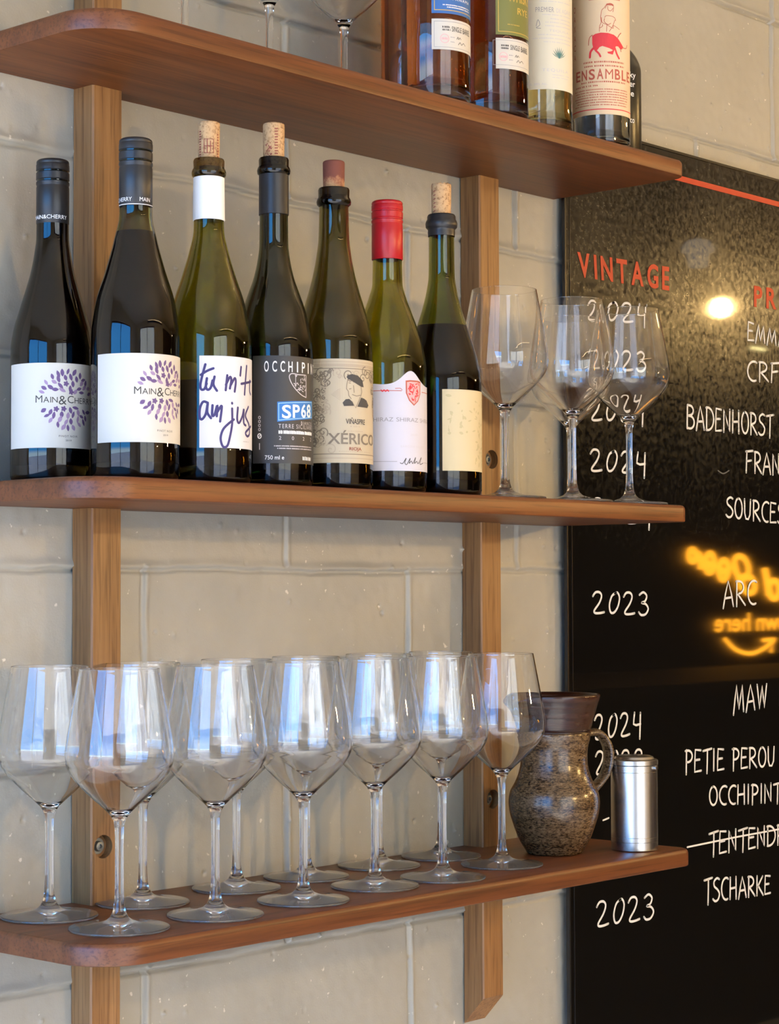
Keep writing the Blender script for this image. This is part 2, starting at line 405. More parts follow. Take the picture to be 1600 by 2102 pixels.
# ------------------------------------------------------------------ setting: wall, room, street
XL_WALL = 1.085
def vnoise(shape, cell, rng):
    h, w = shape; gh, gw = h // cell + 3, w // cell + 3
    g = rng.random((gh, gw)); yi = np.arange(h) / cell; xi = np.arange(w) / cell
    y0 = yi.astype(int); x0 = xi.astype(int); ty = yi - y0; tx = xi - x0
    ty = (ty * ty * (3 - 2 * ty))[:, None]; tx = (tx * tx * (3 - 2 * tx))[None, :]
    a = g[np.ix_(y0, x0)]; b = g[np.ix_(y0, x0 + 1)]; c = g[np.ix_(y0 + 1, x0)]; d = g[np.ix_(y0 + 1, x0 + 1)]
    return (a * (1 - tx) + b * tx) * (1 - ty) + (c * (1 - tx) + d * tx) * ty - 0.5
def build_block_wall():
    rng = np.random.default_rng(7)
    cell = 0.0020
    X0, X1, Z0, Z1 = XL_WALL, 2.78, -0.66, 0.78
    nx = int((X1 - X0) / cell); nz = int((Z1 - Z0) / cell)
    xs = np.linspace(X0, X1, nx); zs = np.linspace(Z0, Z1, nz)
    x, z = np.meshgrid(xs, zs)
    hgt = 0.0022 * vnoise(x.shape, 60, rng) + 0.0012 * vnoise(x.shape, 18, rng) + 0.0006 * vnoise(x.shape, 5, rng)
    rows = [-0.672, -0.4752, -0.2709, -0.0746, 0.128, 0.3251, 0.5223, 0.727]
    wob = 0.004 * vnoise(x.shape, 60, rng) + 0.0022 * vnoise(x.shape, 12, rng)
    var = 0.75 + 1.1 * vnoise(x.shape, 40, rng)
    def zrow(k):
        return (0.330 - 0.0158 * (x - 1.17)) if k == 5 else rows[k]
    for k in range(len(rows)):
        d = z - zrow(k) + wob
        lip = np.where(d > 0, np.exp(-(d / 0.0060) ** 2), np.exp(-(d / 0.0015) ** 2))
        grv = np.exp(-((d + 0.0034) / 0.0018) ** 2)
        hgt += var * (0.0034 * lip - 0.0046 * grv)
    for k in range(-1, len(rows)):
        lo = zrow(k) if k >= 0 else np.full_like(x, -9); hi = zrow(k + 1) if k + 1 < len(rows) else np.full_like(x, 9)
        inside = ((z > lo) & (z < hi)).astype(float)
        off = 1.55026 if k in (3, 5, 1, -1) else 1.35026
        if k == 6: off = 1.35026 
        wv = 0.003 * vnoise(x.shape, 30, rng)
        for j in range(-2, 6):
            d = x - (off + 0.4 * j) + wv
            hgt += inside * var * (-0.0040 * np.exp(-((d + 0.0025) / 0.0021) ** 2) + 0.0022 * np.exp(-((d - 0.0028) / 0.0030) ** 2))
    # small paint nibs and pits
    cx = rng.integers(3, nx - 3, 900); cz = rng.integers(3, nz - 3, 900); am = rng.random(900)
    for i, j, a in zip(cx, cz, am):
        s = 0.0042 * (a ** 3) + 0.0006
        if rng.random() < 0.3: s = -s
        hgt[j - 1:j + 2, i - 1:i + 2] += s * np.array([[.1, .32, .1], [.32, 1, .32], [.1, .32, .1]])
    co = np.empty((nz * nx, 3), np.float32)
    co[:, 0] = x.ravel(); co[:, 1] = -hgt.ravel() + 0.0; co[:, 2] = z.ravel() + ZS
    idx = np.arange(nz * nx).reshape(nz, nx)
    quads = np.stack([idx[:-1, :-1], idx[:-1, 1:], idx[1:, 1:], idx[1:, :-1]], -1).reshape(-1, 4)
    # plain remainder of the wall (above, below, to the right) and its free left end
    extra = []
    def quadxz(x0, x1, z0, z1): extra.append([(x0, 0, z0), (x1, 0, z0), (x1, 0, z1), (x0, 0, z1)])
    quadxz(X0, 8.6, 0.0, Z0 + ZS); quadxz(X0, 8.6, Z1 + ZS, 2.75); quadxz(X1, 8.6, Z0 + ZS, Z1 + ZS)
    extra.append([(X0, 0.8, 0), (X0, 0, 0), (X0, 0, 2.75), (X0, 0.8, 2.75)])
    n0 = len(co); ev = np.array([p for q in extra for p in q], np.float32)
    co = np.vstack([co, ev]); eq = np.arange(n0, n0 + len(ev)).reshape(-1, 4); quads = np.vstack([quads, eq])
    me = bpy.data.meshes.new('wall_back')
    me.vertices.add(len(co)); me.vertices.foreach_set('co', co.ravel())
    me.loops.add(quads.size); me.loops.foreach_set('vertex_index', quads.ravel().astype(np.int32))
    me.polygons.add(len(quads)); me.polygons.foreach_set('loop_start', np.arange(0, quads.size, 4, dtype=np.int32))
    sm = np.ones(len(quads), bool); sm[-len(extra):] = False
    me.polygons.foreach_set('use_smooth', sm)
    me.materials.append(M_WALL); me.update(); me.validate()
    o = bpy.data.objects.new('wall_back', me); COL.objects.link(o); o['kind'] = 'structure'
    o['label'] = 'greige painted concrete block wall behind the shelves'
build_block_wall()
def struct(name, g, m, label=None):
    o = g.build(name, m); o['kind'] = 'structure'
    if label: o['label'] = label
    return o
RX0, RX1, RY0, RY1, RZ1 = -1.2, 8.6, -3.2, 0.8, 2.75
g = G(); g.box((RX0 - 0.2, RY0 - 0.2, -0.1), (RX1 + 0.2, RY1 + 0.2, 0)); struct('floor', g, M_FLOOR)
g = G(); g.box((RX0 - 0.2, RY0 - 0.2, RZ1), (RX1 + 0.2, RY1 + 0.2, RZ1 + 0.15)); struct('ceiling', g, M_CEIL)
HEAD = 2.42
g = G(); g.box((RX0 - 0.2, RY0 - 0.2, HEAD), (RX0, RY1 + 0.2, RZ1)); g.box((RX0 - 0.2, RY0 - 0.2, 0), (RX0, -2.0, HEAD))
g.box((RX0 - 0.2, 0.62, 0), (RX0, RY1 + 0.2, HEAD)); struct('wall_left', g, M_PLASTER)
g = G(); g.box((RX0, RY1, 0), (XL_WALL, RY1 + 0.2, RZ1)); struct('wall_alcove', g, M_PLASTER)
OX0, OX1 = -0.55, 1.7
g = G(); g.box((RX0, RY0 - 0.2, HEAD), (RX1, RY0, RZ1)); g.box((RX0, RY0 - 0.2, 0), (OX0, RY0, HEAD)); g.box((OX1, RY0 - 0.2, 0), (RX1, RY0, HEAD))
struct('wall_front', g, M_PLASTER)
g = G(); g.box((RX1, RY0 - 0.2, 0), (RX1 + 0.2, RY1, RZ1)); struct('wall_right', g, M_PANEL)
g = G(); g.box((3.3, RY0, 0), (RX1, RY0 + 0.015, RZ1 - 0.3)); struct('trim_1', g, M_PANEL, 'added dark panelling on the front wall, darkening the blackboard reflection')  # added so that the blackboard mirrors something dark here
# open shop-front frames
def frame_x(name, x, ys, z1):
    g = G()
    for y in ys: g.box((x - 0.03, y - 0.022, 0), (x + 0.03, y + 0.022, z1))
    g.box((x - 0.03, ys[0] + 0.02, z1 - 0.05), (x + 0.03, ys[-1] - 0.02, z1)); return struct(name, g, M_FRAME)
frame_x('window_1', RX0 - 0.1, (-1.978, -0.62, 0.598), HEAD)
g = G()
for x in (OX0 + 0.022, 0.60, OX1 - 0.022): g.box((x - 0.022, RY0 - 0.13, 0), (x + 0.022, RY0 - 0.07, HEAD))
g.box((OX0 + 0.04, RY0 - 0.13, HEAD - 0.05), (OX1 - 0.04, RY0 - 0.07, HEAD)); struct('window_2', g, M_FRAME)
g = G(); g.box((-40, -40, -0.25), (40, 40, -0.15)); struct('ground', g, M_STREET)
g = G(); g.box((-9, -10.2, -0.15), (9, -9.9, 5.5)); o = g.build('neighbouring_building', M_CREAM)
tag(o, 'sunlit cream building across the street, reflected in the glasses', 'building')

# ------------------------------------------------------------------ shelf unit
rack = thing('wall_shelf_unit', 'three-tier reddish timber wall shelf on two upright posts', 'shelf', (1.255, -0.03, ZS - 0.5748))
rack_in = Matrix.Translation(-Vector(rack.location))
def local(o, root):
    """o was meshed in world space: shift its vertices so that it sits right under root"""
    o.data.transform(Matrix.Translation(-Vector(root.location))); return o
def outline(x0, x1, y0, rl, rr, ins):
    pts = [(x0 + ins, -0.0015)]
    cx, cyy = x0 + rl, -y0 + rl; r = rl - ins
    pts += [(cx + r * math.cos(a), cyy + r * math.sin(a)) for a in np.linspace(PI, 1.5 * PI, 14)]
    cx, cyy = x1 - rr, -y0 + rr; r = rr - ins
    pts += [(cx + r * math.cos(a), cyy + r * math.sin(a)) for a in np.linspace(1.5 * PI, 2 * PI, 10)]
    pts += [(x1 - ins, -0.0015)]; return pts
def shelf(zt, depth, x0, rl, x1=2.027):
    T = 0.0197; lev = [(0.0016, -T), (0.0004, -T + 0.0006), (0, -T + 0.002), (0, -0.0050), (0.0006, -0.0028), (0.0022, -0.0008), (0.0046, 0)]
    v = []; f = []
    for ins, dz in lev:
        pts = outline(x0, x1, depth, rl, 0.018, ins); n = len(pts); v += [(p[0], p[1], ZS + zt + dz) for p in pts]
    for k in range(len(lev) - 1):
        for i in range(n):
            j = (i + 1) % n; f.append((k * n + i, k * n + j, (k + 1) * n + j, (k + 1) * n + i))
    f.append(tuple(range(n - 1, -1, -1))); f.append(tuple(range((len(lev) - 1) * n, len(lev) * n)))
    g = G(); g.add(v, f); o = g.build('shelf', M_SHELF, rack, smooth=True, autosmooth=math.radians(32))
    return local(o, rack)
Z_UP, Z_LOW = 0.4111, -0.3997
shelf(Z_UP, 0.2022, 1.1190, 0.052)['label'] = 'top shelf board'
shelf(0.0, 0.2022, 1.1150, 0.052)['label'] = 'middle shelf board'
shelf(Z_LOW, 0.2201, 1.1105, 0.052, 2.0005)['label'] = 'bottom shelf board'
def fix_normals(o):
    bm = bmesh.new(); bm.from_mesh(o.data); bmesh.ops.recalc_face_normals(bm, faces=bm.faces[:]); bm.to_mesh(o.data); bm.free()
def post(x0, holes, label):
    w, d = 0.0375, 0.0301; b = 0.0016; zb, zt = ZS - 0.5748, ZS + 0.86
    sec = [(x0, -0.001), (x0, -d + b), (x0 + b, -d), (x0 + w - b, -d), (x0 + w, -d + b), (x0 + w, -0.001)]
    v = []; f = []
    v += [(p[0], p[1], zb - (0.033 * (1 - min(1, -p[1] / d)))) for p in sec]; v += [(p[0], p[1], zt) for p in sec]
    n = 6
    for i in range(n):
        j = (i + 1) % n; f.append((i, j, n + j, n + i))
    f.append(tuple(range(n - 1, -1, -1))); f.append(tuple(range(n, 2 * n)))
    g = G(); g.add(v, f); o = g.build('post', M_POST); o['label'] = label
    fix_normals(o)
    for hx, hz in holes:
        c = G(); c.lathe([(0, -0.02), (0.0112, -0.02), (0.0112, 0.0095), (0, 0.0095)], 40)
        co = c.build('cut', M_POST); co.data.transform(Matrix.Translation((hx, -d, ZS + hz)) @ Matrix.Rotation(-PI / 2, 4, 'X'))
        fix_normals(co)
        md = o.modifiers.new('b', 'BOOLEAN'); md.operation = 'DIFFERENCE'; md.object = co; md.solver = 'EXACT'
        dg = bpy.context.evaluated_depsgraph_get(); me = bpy.data.meshes.new_from_object(o.evaluated_get(dg))
        o.modifiers.clear(); o.data = me; bpy.data.objects.remove(co)
    o.parent = rack; local(o, rack)
    for hx, hz in holes:
        b_ = G(); b_.lathe([(0.0, 0.0), (0.0078, 0.0), (0.0078, 0.0012), (0.0052, 0.0012), (0.0050, 0.0030), (0.0042, 0.0046), (0.0022, 0.0050), (0.0020, 0.0026), (0, 0.0026)], 32)
        bo = b_.build('bolt', M_BOLT, o, smooth=True, autosmooth=0.7)
        bo.data.transform(Matrix.Translation(Vector((hx, -d + 0.0096, ZS + hz)) - Vector(rack.location)) @ Matrix.Rotation(PI / 2, 4, 'X'))
    return o
M_BOLT = plain('zinc_bolt', (0.22, 0.23, 0.22), 0.45, 0.6)
post(1.2565, [(1.2715, -0.345)], 'left upright post')
post(1.8448, [(1.8640, -0.345), (1.8652, 0.0552)], 'right upright post')

# ------------------------------------------------------------------ blackboard
BY = -0.0125
bb = thing('blackboard', 'large black menu board with red heading and white handwritten wine list', 'blackboard', (2.0322, BY, 0.55))
g = G(); g.box((2.0342, BY, 0.56), (3.4, -0.0092, ZS + 0.489)); local(g.build('panel', M_BOARD, bb), bb)
g = G(); g.box((2.0322, BY - 0.0016, 0.558), (2.0350, -0.0092, ZS + 0.4915)); g.box((2.0440, BY - 0.0006, 0.56), (2.0450, BY + 0.001, ZS + 0.452))
g.box((2.0322, BY - 0.0016, ZS + 0.489), (3.4, -0.0092, ZS + 0.4922)); local(g.build('edge_strip', M_BTRIM, bb), bb)
g = G(); g.box((2.0455, BY - 0.0008, ZS + 0.4525), (3.4, BY + 0.001, ZS + 0.4600)); local(g.build('red_stripe', M_RED, bb), bb)
def board_quad(bl, br, tl, tr):
    def mp(u, v):
        x = (bl[0] * (1 - u) + br[0] * u) * (1 - v) + (tl[0] * (1 - u) + tr[0] * u) * v
        z = (bl[1] * (1 - u) + br[1] * u) * (1 - v) + (tl[1] * (1 - u) + tr[1] * u) * v
        return (x, z)
    return mp
def board_strokes(name, polys, w, m, label=None):
    g = G()
    for k, pl in enumerate(polys):
        v, f = stroke_faces(pl, w); g.add([(p[0], BY - 0.0004 - 0.00005 * (k % 5), p[1] + ZS) for p in v], f)
    o = local(g.build(name, m, bb), bb)
    if label: o['label'] = label
CH = [("EMMA", (2.4576, 0.2518), (2.5606, 0.2511), (2.4581, 0.278), (2.561, 0.271)),
("CRFT", (2.4552, 0.1938), (2.573, 0.2012), (2.4557, 0.222), (2.5735, 0.2267)),
("BADENHORST", (2.3028, 0.1184), (2.5221, 0.1198), (2.3033, 0.1501), (2.5227, 0.1492)),
("FRANK", (2.449, 0.0659), (2.562, 0.0643), (2.4495, 0.0953), (2.5626, 0.0932)),
("SOURCES", (2.398, 0.0011), (2.5499, -0.0056), (2.3985, 0.0287), (2.5505, 0.0231)),
("ARC", (2.3884, -0.1233), (2.4734, -0.1198), (2.389, -0.0878), (2.474, -0.0869)),
("MAW", (2.4115, -0.2694), (2.4990, -0.2662), (2.4122, -0.2318), (2.4996, -0.2336)),
("I", (2.5280, -0.2650), (2.5400, -0.2646), (2.5286, -0.2342), (2.5406, -0.2345)),
("PETIE PEROU", (2.2919, -0.3438), (2.5178, -0.3493), (2.2924, -0.3139), (2.5184, -0.3225)),
("OCCHIPINTI", (2.3487, -0.3917), (2.5443, -0.4016), (2.3491, -0.3667), (2.5449, -0.3753)),
("TENTENDR", (2.3475, -0.4586), (2.5431, -0.4609), (2.348, -0.4284), (2.5436, -0.434)),
("TSCHARKE", (2.3346, -0.5213), (2.5026, -0.5275), (2.3351, -0.4894), (2.5031, -0.5023)),
("2024", (2.0832, 0.245), (2.2157, 0.252), (2.0835, 0.2693), (2.2161, 0.2766)),
("2023", (2.0845, 0.1829), (2.2126, 0.1885), (2.0848, 0.2071), (2.2129, 0.2131)),
("2024", (2.0848, 0.1164), (2.2049, 0.1211), (2.0851, 0.1425), (2.2053, 0.1468)),
("2024", (2.0829, 0.0519), (2.2084, 0.0533), (2.0833, 0.0791), (2.2088, 0.0802)),
("2024", (2.0874, -0.0099), (2.2185, -0.0144), (2.0877, 0.0174), (2.2189, 0.0139)),
("2023", (2.0859, -0.1284), (2.2112, -0.1322), (2.0863, -0.1019), (2.2117, -0.1034)),
("2024", (2.0881, -0.2883), (2.1925, -0.2865), (2.0885, -0.2577), (2.1929, -0.2587)),
("2022", (2.0896, -0.3326), (2.1995, -0.3337), (2.09, -0.3038), (2.1999, -0.3072)),
("2023", (2.0894, -0.5233), (2.2177, -0.5276), (2.0897, -0.4928), (2.2181, -0.4967))]
for s, bl, br, tl, tr in CH:
    pls, wd = hand_word(s); mp = board_quad(bl, br, tl, tr)
    year = s[0] == '2'
    board_strokes('handwritten_year' if year else 'handwritten_name', [[mp(p[0] / wd, p[1]) for p in pl] for pl in pls], 0.0031, M_CHALK,
                  'handwritten white "%s"' % s)
board_strokes('strike_line', [[(2.2949, -0.4431), (2.42, -0.4405), (2.5277, -0.4396)]], 0.0024, M_CHALK, 'white line striking out a name')
board_strokes('chalk_mark', [[(2.1055, -0.3915), (2.1181, -0.3895)]], 0.0022, M_CHALK)
board_strokes('chalk_mark', [spline([(2.3783, 0.0643), (2.3917, 0.0608), (2.4065, 0.0655)])], 0.0018, M_FAINT)
def heading(s, quad, label):
    mp = board_quad(*quad); g = G()
    ws = [text_mesh(c, 0.028)[2] for c in s]; gap = 0.34; tot = sum(ws) + gap * (len(s) - 1); x = 0
    for c, w in zip(s, ws):
        v, f, _, _ = text_mesh(c, 0.028)
        g.add([(*((lambda q: (q[0], BY - 0.0005, q[1] + ZS))(mp((x + p[0]) / tot, p[1]))),) for p in v], f); x += w + gap
    o = local(g.build('painted_heading', M_RED, bb), bb); o['label'] = label
heading('VINTAGE', ((2.0622, 0.298), (2.264, 0.3019), (2.0594, 0.3269), (2.2645, 0.3314)), 'red heading VINTAGE')
heading('PRODUCER', ((2.4751, 0.3018), (2.7736, 0.3107), (2.4757, 0.3296), (2.7743, 0.3414)), 'red heading PRODUCER')

# ------------------------------------------------------------------ curved labels
class Label:
    """paper wrapped round a bottle of radius R; (u, v) = arc metres from the side facing the viewer, height"""
    def __init__(s, R, az, mats): s.R = R; s.az = math.radians(az); s.g = G(); s.mats = list(mats)
    def mi(s, m):
        if m not in s.mats: s.mats.append(m)
        return s.mats.index(m)
    def p(s, u, v, off):
        a = s.az + u / s.R; r = s.R + off
        return (r * math.cos(a), r * math.sin(a), v)
    def sheet(s, u0, u1, v0, v1, m, off=0.00025, n=None, top=None):
        n = n or max(8, int((u1 - u0) / 0.0016)); V = []; F = []
        for i in range(n + 1):
            u = u0 + (u1 - u0) * i / n; t = top(u) if top else v1
            V += [s.p(u, v0, off), s.p(u, t, off)]
        for i in range(n): F.append((2 * i, 2 * i + 2, 2 * i + 3, 2 * i + 1))
        # the paper's own edge
        k = len(V)
        for i in range(n + 1):
            u = u0 + (u1 - u0) * i / n; t = top(u) if top else v1
            V += [s.p(u, v0, 0), s.p(u, t, 0)]
        for i in range(n):
            F.append((k + 2 * i, k + 2 * i + 2, 2 * i + 2, 2 * i)); F.append((2 * i + 1, 2 * i + 3, k + 2 * i + 3, k + 2 * i + 1))
        F += [(k, 0, 1, k + 1), (2 * n, k + 2 * n, k + 2 * n + 1, 2 * n + 1)]
        s.g.add(V, F, s.mi(m))
    def faces(s, v, f, m, lay=1):
        off = 0.00025 + 0.00012 * lay; V = []; F = []
        def tri(a, b, c, dep=0):
            du = max(a[0], b[0], c[0]) - min(a[0], b[0], c[0])
            if du > 0.0045 and dep < 6:
                L = [(math.dist(a, b), a, b, c), (math.dist(b, c), b, c, a), (math.dist(c, a), c, a, b)]; _, p, q, r = max(L)
                mid = ((p[0] + q[0]) / 2, (p[1] + q[1]) / 2); tri(p, mid, r, dep + 1); tri(mid, q, r, dep + 1); return
            k = len(V); V.extend([a, b, c]); F.append((k, k + 1, k + 2))
        for q in f:
            for i in range(1, len(q) - 1): tri(v[q[0]], v[q[i]], v[q[i + 1]])
        s.g.add([s.p(a, b, off) for a, b in V], F, s.mi(m))
    def stroke(s, pl, w, m, lay=1): v, f = stroke_faces(pl, w); s.faces(v, f, m, lay)
    def text(s, t, u0, u1, v0, v1, m, bold=0.0, lay=1, space=1.0, tilt=0.0):
        v, f, wd, _ = text_mesh(t, bold, space); h = v1 - v0
        s.faces([(u0 + (u1 - u0) * p[0] / wd, v0 + h * p[1] + tilt * p[0] / wd) for p in v], f, m, lay)
    def poly(s, pts, m, lay=1):
        bm = bmesh.new(); vs = [bm.verts.new((p[0] * 100, p[1] * 100, 0)) for p in pts]; bm.faces.new(vs)
        bmesh.ops.triangulate(bm, faces=bm.faces[:]); bm.verts.index_update()
        f = [tuple(x.index for x in q.verts) for q in bm.faces]; v = [(x.co.x / 100, x.co.y / 100) for x in bm.verts]; bm.free()
        s.faces(v, f, m, lay)
    def rows(s, u0, u1, v, h, m, seed, w=0.0009, gap=0.0007):
        """a row of print too small to read: a run of short ticks"""
        r = random.Random(seed); u = u0
        while u < u1:
            k = w * r.uniform(0.7, 1.6); s.faces([(u, v), (min(u + k, u1), v), (min(u + k, u1), v + h * r.uniform(.75, 1)), (u, v + h)], [(0, 1, 2, 3)], m)
            u += k + gap * (1 if r.random() > .16 else 2.6)
    def build(s, parent, label=None, name='label'):
        o = s.g.build(name, s.mats, parent)
        if label: o['label'] = label
        return o
def pxmap(cx, Rpx, R, v0, py0, k):
    """picture-measure helper: (x, y) measured on the flat photograph of this bottle -> (u, v) on its own label"""
    return lambda x, y: (R * math.asin(max(-0.985, min(0.985, (x - cx) / Rpx))), v0 - (y - py0) * k)

# ------------------------------------------------------------------ wine bottles
def bottle_profile(R, sh, neck_r, z_top, lip=None):
    """outer (r, z) profile: sh = shoulder points in units of R"""
    pts = [(z * R, r * R) for z, r in sh]
    pts = [(pts[0][0] - 0.004, R)] + pts
    zl = (lip or z_top - 0.02)
    if pts[-1][0] < zl - 0.006: pts.append((zl, neck_r))
    body = [(0.0, 0.0045), (0.4 * R, 0.0042), (0.80 * R, 0.0008), (0.88 * R, 0), (0.96 * R, 0.0012), (R, 0.005)]
    return body + [(R, 0.03), (R, 0.06), (R, pts[0][0] - 0.004)] + pchip(pts, 54)
def wine_bottle(name, label, x, y, R, az, sh, neck_r, z_top, gm, level, lip=None, full=False, open_top=True, cavity=0.0032, base=0.012, lipm=None):
    t = thing(name, label, 'bottle', (x, y, ZS), 'wine bottles on the middle shelf')
    out = bottle_profile(R, sh, neck_r, z_top, lip)
    if lip:
        out += [(neck_r + 0.0004, lip - 0.0015), (neck_r + 0.0022, lip), (neck_r + 0.0028, lip + 0.003), (neck_r + 0.0022, lip + 0.0055), (neck_r + 0.0010, lip + 0.0075),
                (neck_r + 0.0012, z_top - 0.002), (neck_r + 0.0004, z_top)]
    else:
        out += [(neck_r, z_top - 0.003)]
    th = cavity
    inner = [(max(r - th, 0.0092), z) for r, z in out if z > 0.02 and z < (z_top - 0.012 if lip else z_top - 0.012)]
    inner = inner[::-1]
    prof = out + [(0.0094, out[-1][1])] + [(0.0092, z_top - 0.012)] + inner + [(R - th - 0.001, base + 0.004), (R * 0.7, base), (0, base + 0.008)]
    g = G(); g.lathe(prof, 88)
    if lip: g.m = [1 if sum(g.v[i][2] for i in q) / len(q) > lip - 0.001 else 0 for q in g.f]
    g.build('glass_body', [gm, lipm or gm], t, smooth=True, autosmooth=1.0)
    if level:
        wi = [(r + 0.0004, z) for r, z in inner[::-1] if z <= level]
        ri = [r for r, z in inner if z <= level][0] + 0.0004
        wp = [(0, base + 0.006), (R * 0.7, base - 0.0005), (R - th, base + 0.003)] + wi + [(ri, level), (0, level)]
        g = G(); g.lathe(wp, 72); g.build('wine', M_WINE, t, smooth=True, autosmooth=0.9)
    return t
def screwcap(t, r, z0, z1, m, seam=0.4, name='screwcap'):
    H = z1 - z0; zk = z1 - seam * H
    p = [(r - 0.0006, z0), (r, z0 + 0.0006), (r, zk - 0.002), (r - 0.0004, zk - 0.001), (r - 0.0004, zk), (r + 0.0002, zk + 0.001)]
    for k in range(2):
        zz = zk + (z1 - zk) * (0.12 + 0.36 * k)
        p += [(r + 0.0002, zz), (r - 0.0007, zz + 0.0008), (r - 0.0007, zz + 0.0018), (r + 0.0002, zz + 0.0026)]
    p += [(r + 0.0002, z1 - 0.0052), (r - 0.0004, z1 - 0.0042), (r, z1 - 0.0032), (r - 0.0004, z1 - 0.0014), (r - 0.0018, z1 - 0.0003), (r - 0.004, z1), (0, z1)]
    g = G(); g.lathe(p, 72); return g.build(name, m, t, smooth=True, autosmooth=0.8)
def cork(t, r, z0, z1, m, rag=0.0, seed=1):
    rr = random.Random(seed); n = 40; prof = [(r * 0.94, z0), (r * 0.97, z0 + 0.004), (r, z0 + 0.4 * (z1 - z0)), (r * 1.02, z1 - 0.002), (r * 0.99, z1 - 0.0006), (r * 0.9, z1), (0, z1)]
    g = G(); g.lathe(prof, n); o = g.build('cork', m, t, smooth=True, autosmooth=0.8)
    for v in o.data.vertices:
        if rag and v.co.z > z1 - 0.004: v.co.z += rr.uniform(-rag, rag * 0.6)
    return o
def sleeve(t, name, r, z0, z1, m, rt=None):
    rt = rt or r; g = G(); g.lathe([(r - 0.0008, z0), (r, z0 + 0.0004), (rt, z1 - 0.0004), (rt - 0.0008, z1)], 72); return g.build(name, m, t, smooth=True, autosmooth=0.8)

def leaf(L, cu, cv, ang, ln, wd, m):
    pts = []
    for i in range(13):
        a = i / 12; pts.append((ln * (a - .5), wd * math.sin(PI * a) ** 0.8 / 2))
    for i in range(11, 0, -1):
        a = i / 12; pts.append((ln * (a - .5), -wd * math.sin(PI * a) ** 0.8 / 2))
    c, s = math.cos(ang), math.sin(ang)
    L.poly([(cu + p[0] * c - p[1] * s, cv + p[0] * s + p[1] * c) for p in pts], m)
def wreath(L, cu, cv, R):
    rnd = random.Random(11)
    for rho, n in ((0.95, 28), (0.76, 22), (0.56, 15), (0.38, 9), (0.27, 5)):
        for i in range(n):
            a = 2 * PI * (i + rnd.uniform(-.2, .2)) / n; rr = R * rho * rnd.uniform(.96, 1.02)
            du, dv = rr * math.cos(a), rr * math.sin(a)
            if abs(dv) < 0.0062: continue
            k = rnd.random(); m = I_LILAC if k < .3 else I_PURP
            if k > 0.86 and rho < .9:
                for q in range(5):
                    leaf(L, cu + du + 0.0013 * math.cos(q * 1.257), cv + dv + 0.0013 * math.sin(q * 1.257), q * 1.257, 0.0032, 0.0020, m)
            else:
                leaf(L, cu + du, cv + dv, a + rnd.uniform(-.7, .7), 0.0066 * rnd.uniform(.85, 1.1), 0.0030 * rnd.uniform(.85, 1.25), m)
def main_label(t, R, az, cu, zc, z0, z1, half):
    L = Label(R, az, [P_CREAM]); L.sheet(cu - half * R, cu + half * R, z0, z1, P_CREAM)
    wreath(L, cu, zc, 0.0268)
    # MAIN & CHERRY in large-and-small capitals
    seq = [('M', 1.25), ('A', 1), ('I', 1), ('N', 1), ('&', 1.55), ('C', 1.25), ('H', 1), ('E', 1), ('R', 1), ('R', 1), ('Y', 1)]
    h = 0.0052; ws = [text_mesh(c)[2] * k for c, k in seq]; tot = sum(ws) + 0.16 * 10; sc = 0.0605 / (tot * h); u = cu - 0.03025
    for (c, k), w in zip(seq, ws):
        wu = w * h * sc; dz = -0.0016 if c == '&' else 0
        L.text(c, u, u + wu, zc - 0.0032 + dz, zc - 0.0032 + dz + h * k, I_DARK); u += wu + 0.16 * h * sc
    L.text('PINOT NOIR', cu - 0.009, cu + 0.009, z0 + 0.0098, z0 + 0.0116, I_DARK, space=1.25)
    L.text('2019', cu - 0.0028, cu + 0.0028, z0 + 0.0062, z0 + 0.0076, I_DARK)
    L.build(t, 'cream label with a purple leaf wreath')
def cap_text(t, r, az, z, parts, line=None):
    L = Label(r, az, [I_WHITE]); 
    for s, u0, u1, h in parts: L.text(s, u0, u1, z, z + h, I_WHITE)
    if line: L.stroke([(-0.02 + 0.001 * i, line) for i in range(41)], 0.0006, I_WHITE)
    L.build(t, 'white lettering on the cap', 'cap_lettering')

SH1 = [(3.2, 1), (3.66, .94), (4.26, .77), (5.18, .51), (5.6, .435), (5.95, .395)]
SH2 = [(3.2, 1), (3.97, .905), (4.82, .66), (5.48, .484), (6.03, .375)]
SH3 = [(3.2, 1), (4.13, .86), (4.9, .62), (5.45, .46), (5.95, .36)]
SH4 = [(3.4, 1), (4.46, .83), (5.0, .655), (5.36, .53), (5.8, .43), (6.26, .375)]
SH5 = [(3.7, 1), (4.3, .915), (4.75, .79), (5.2, .655), (5.66, .54), (6.1, .46), (6.57, .405)]
SH6 = [(3.1, 1), (3.8, .91), (4.27, .76), (4.7, .60), (5.0, .49), (5.4, .39)]
SH7 = [(2.8, 1), (3.4, .91), (3.85, .78), (4.3, .64), (4.75, .50), (5.2, .39), (5.6, .335)]

# 1 and 2: the pair with purple wreaths
A1 = -128.57
b1 = wine_bottle('wine_bottle', 'full dark red wine bottle with cream purple-wreath label, standing furthest left against the wall', 1.1798, -0.065, 0.0382, A1, SH1, 0.0146, 0.298, M_OLIVED, 0.262)
screwcap(b1, 0.0152, 0.2396, 0.3001, M_CAPBLK)
main_label(b1, 0.0382, A1, 0.0152, 0.0743, 0.0301, 0.1073, 1.70)
cap_text(b1, 0.0153, A1, 0.2432, [('MAIN&CHERRY', -0.022, 0.0145, 0.0036)])
A2 = -130.86
b2 = wine_bottle('wine_bottle', 'wine bottle with purple-wreath label standing in front on the rounded shelf corner', 1.2074, -0.15, 0.0401, A2, SH2, 0.0147, 0.309, M_OLIVEB, 0.226)
screwcap(b2, 0.0152, 0.2484, 0.3114, M_CAPGRY)
main_label(b2, 0.0401, A2, 0.0290, 0.0782, 0.0322, 0.1114, 1.70)
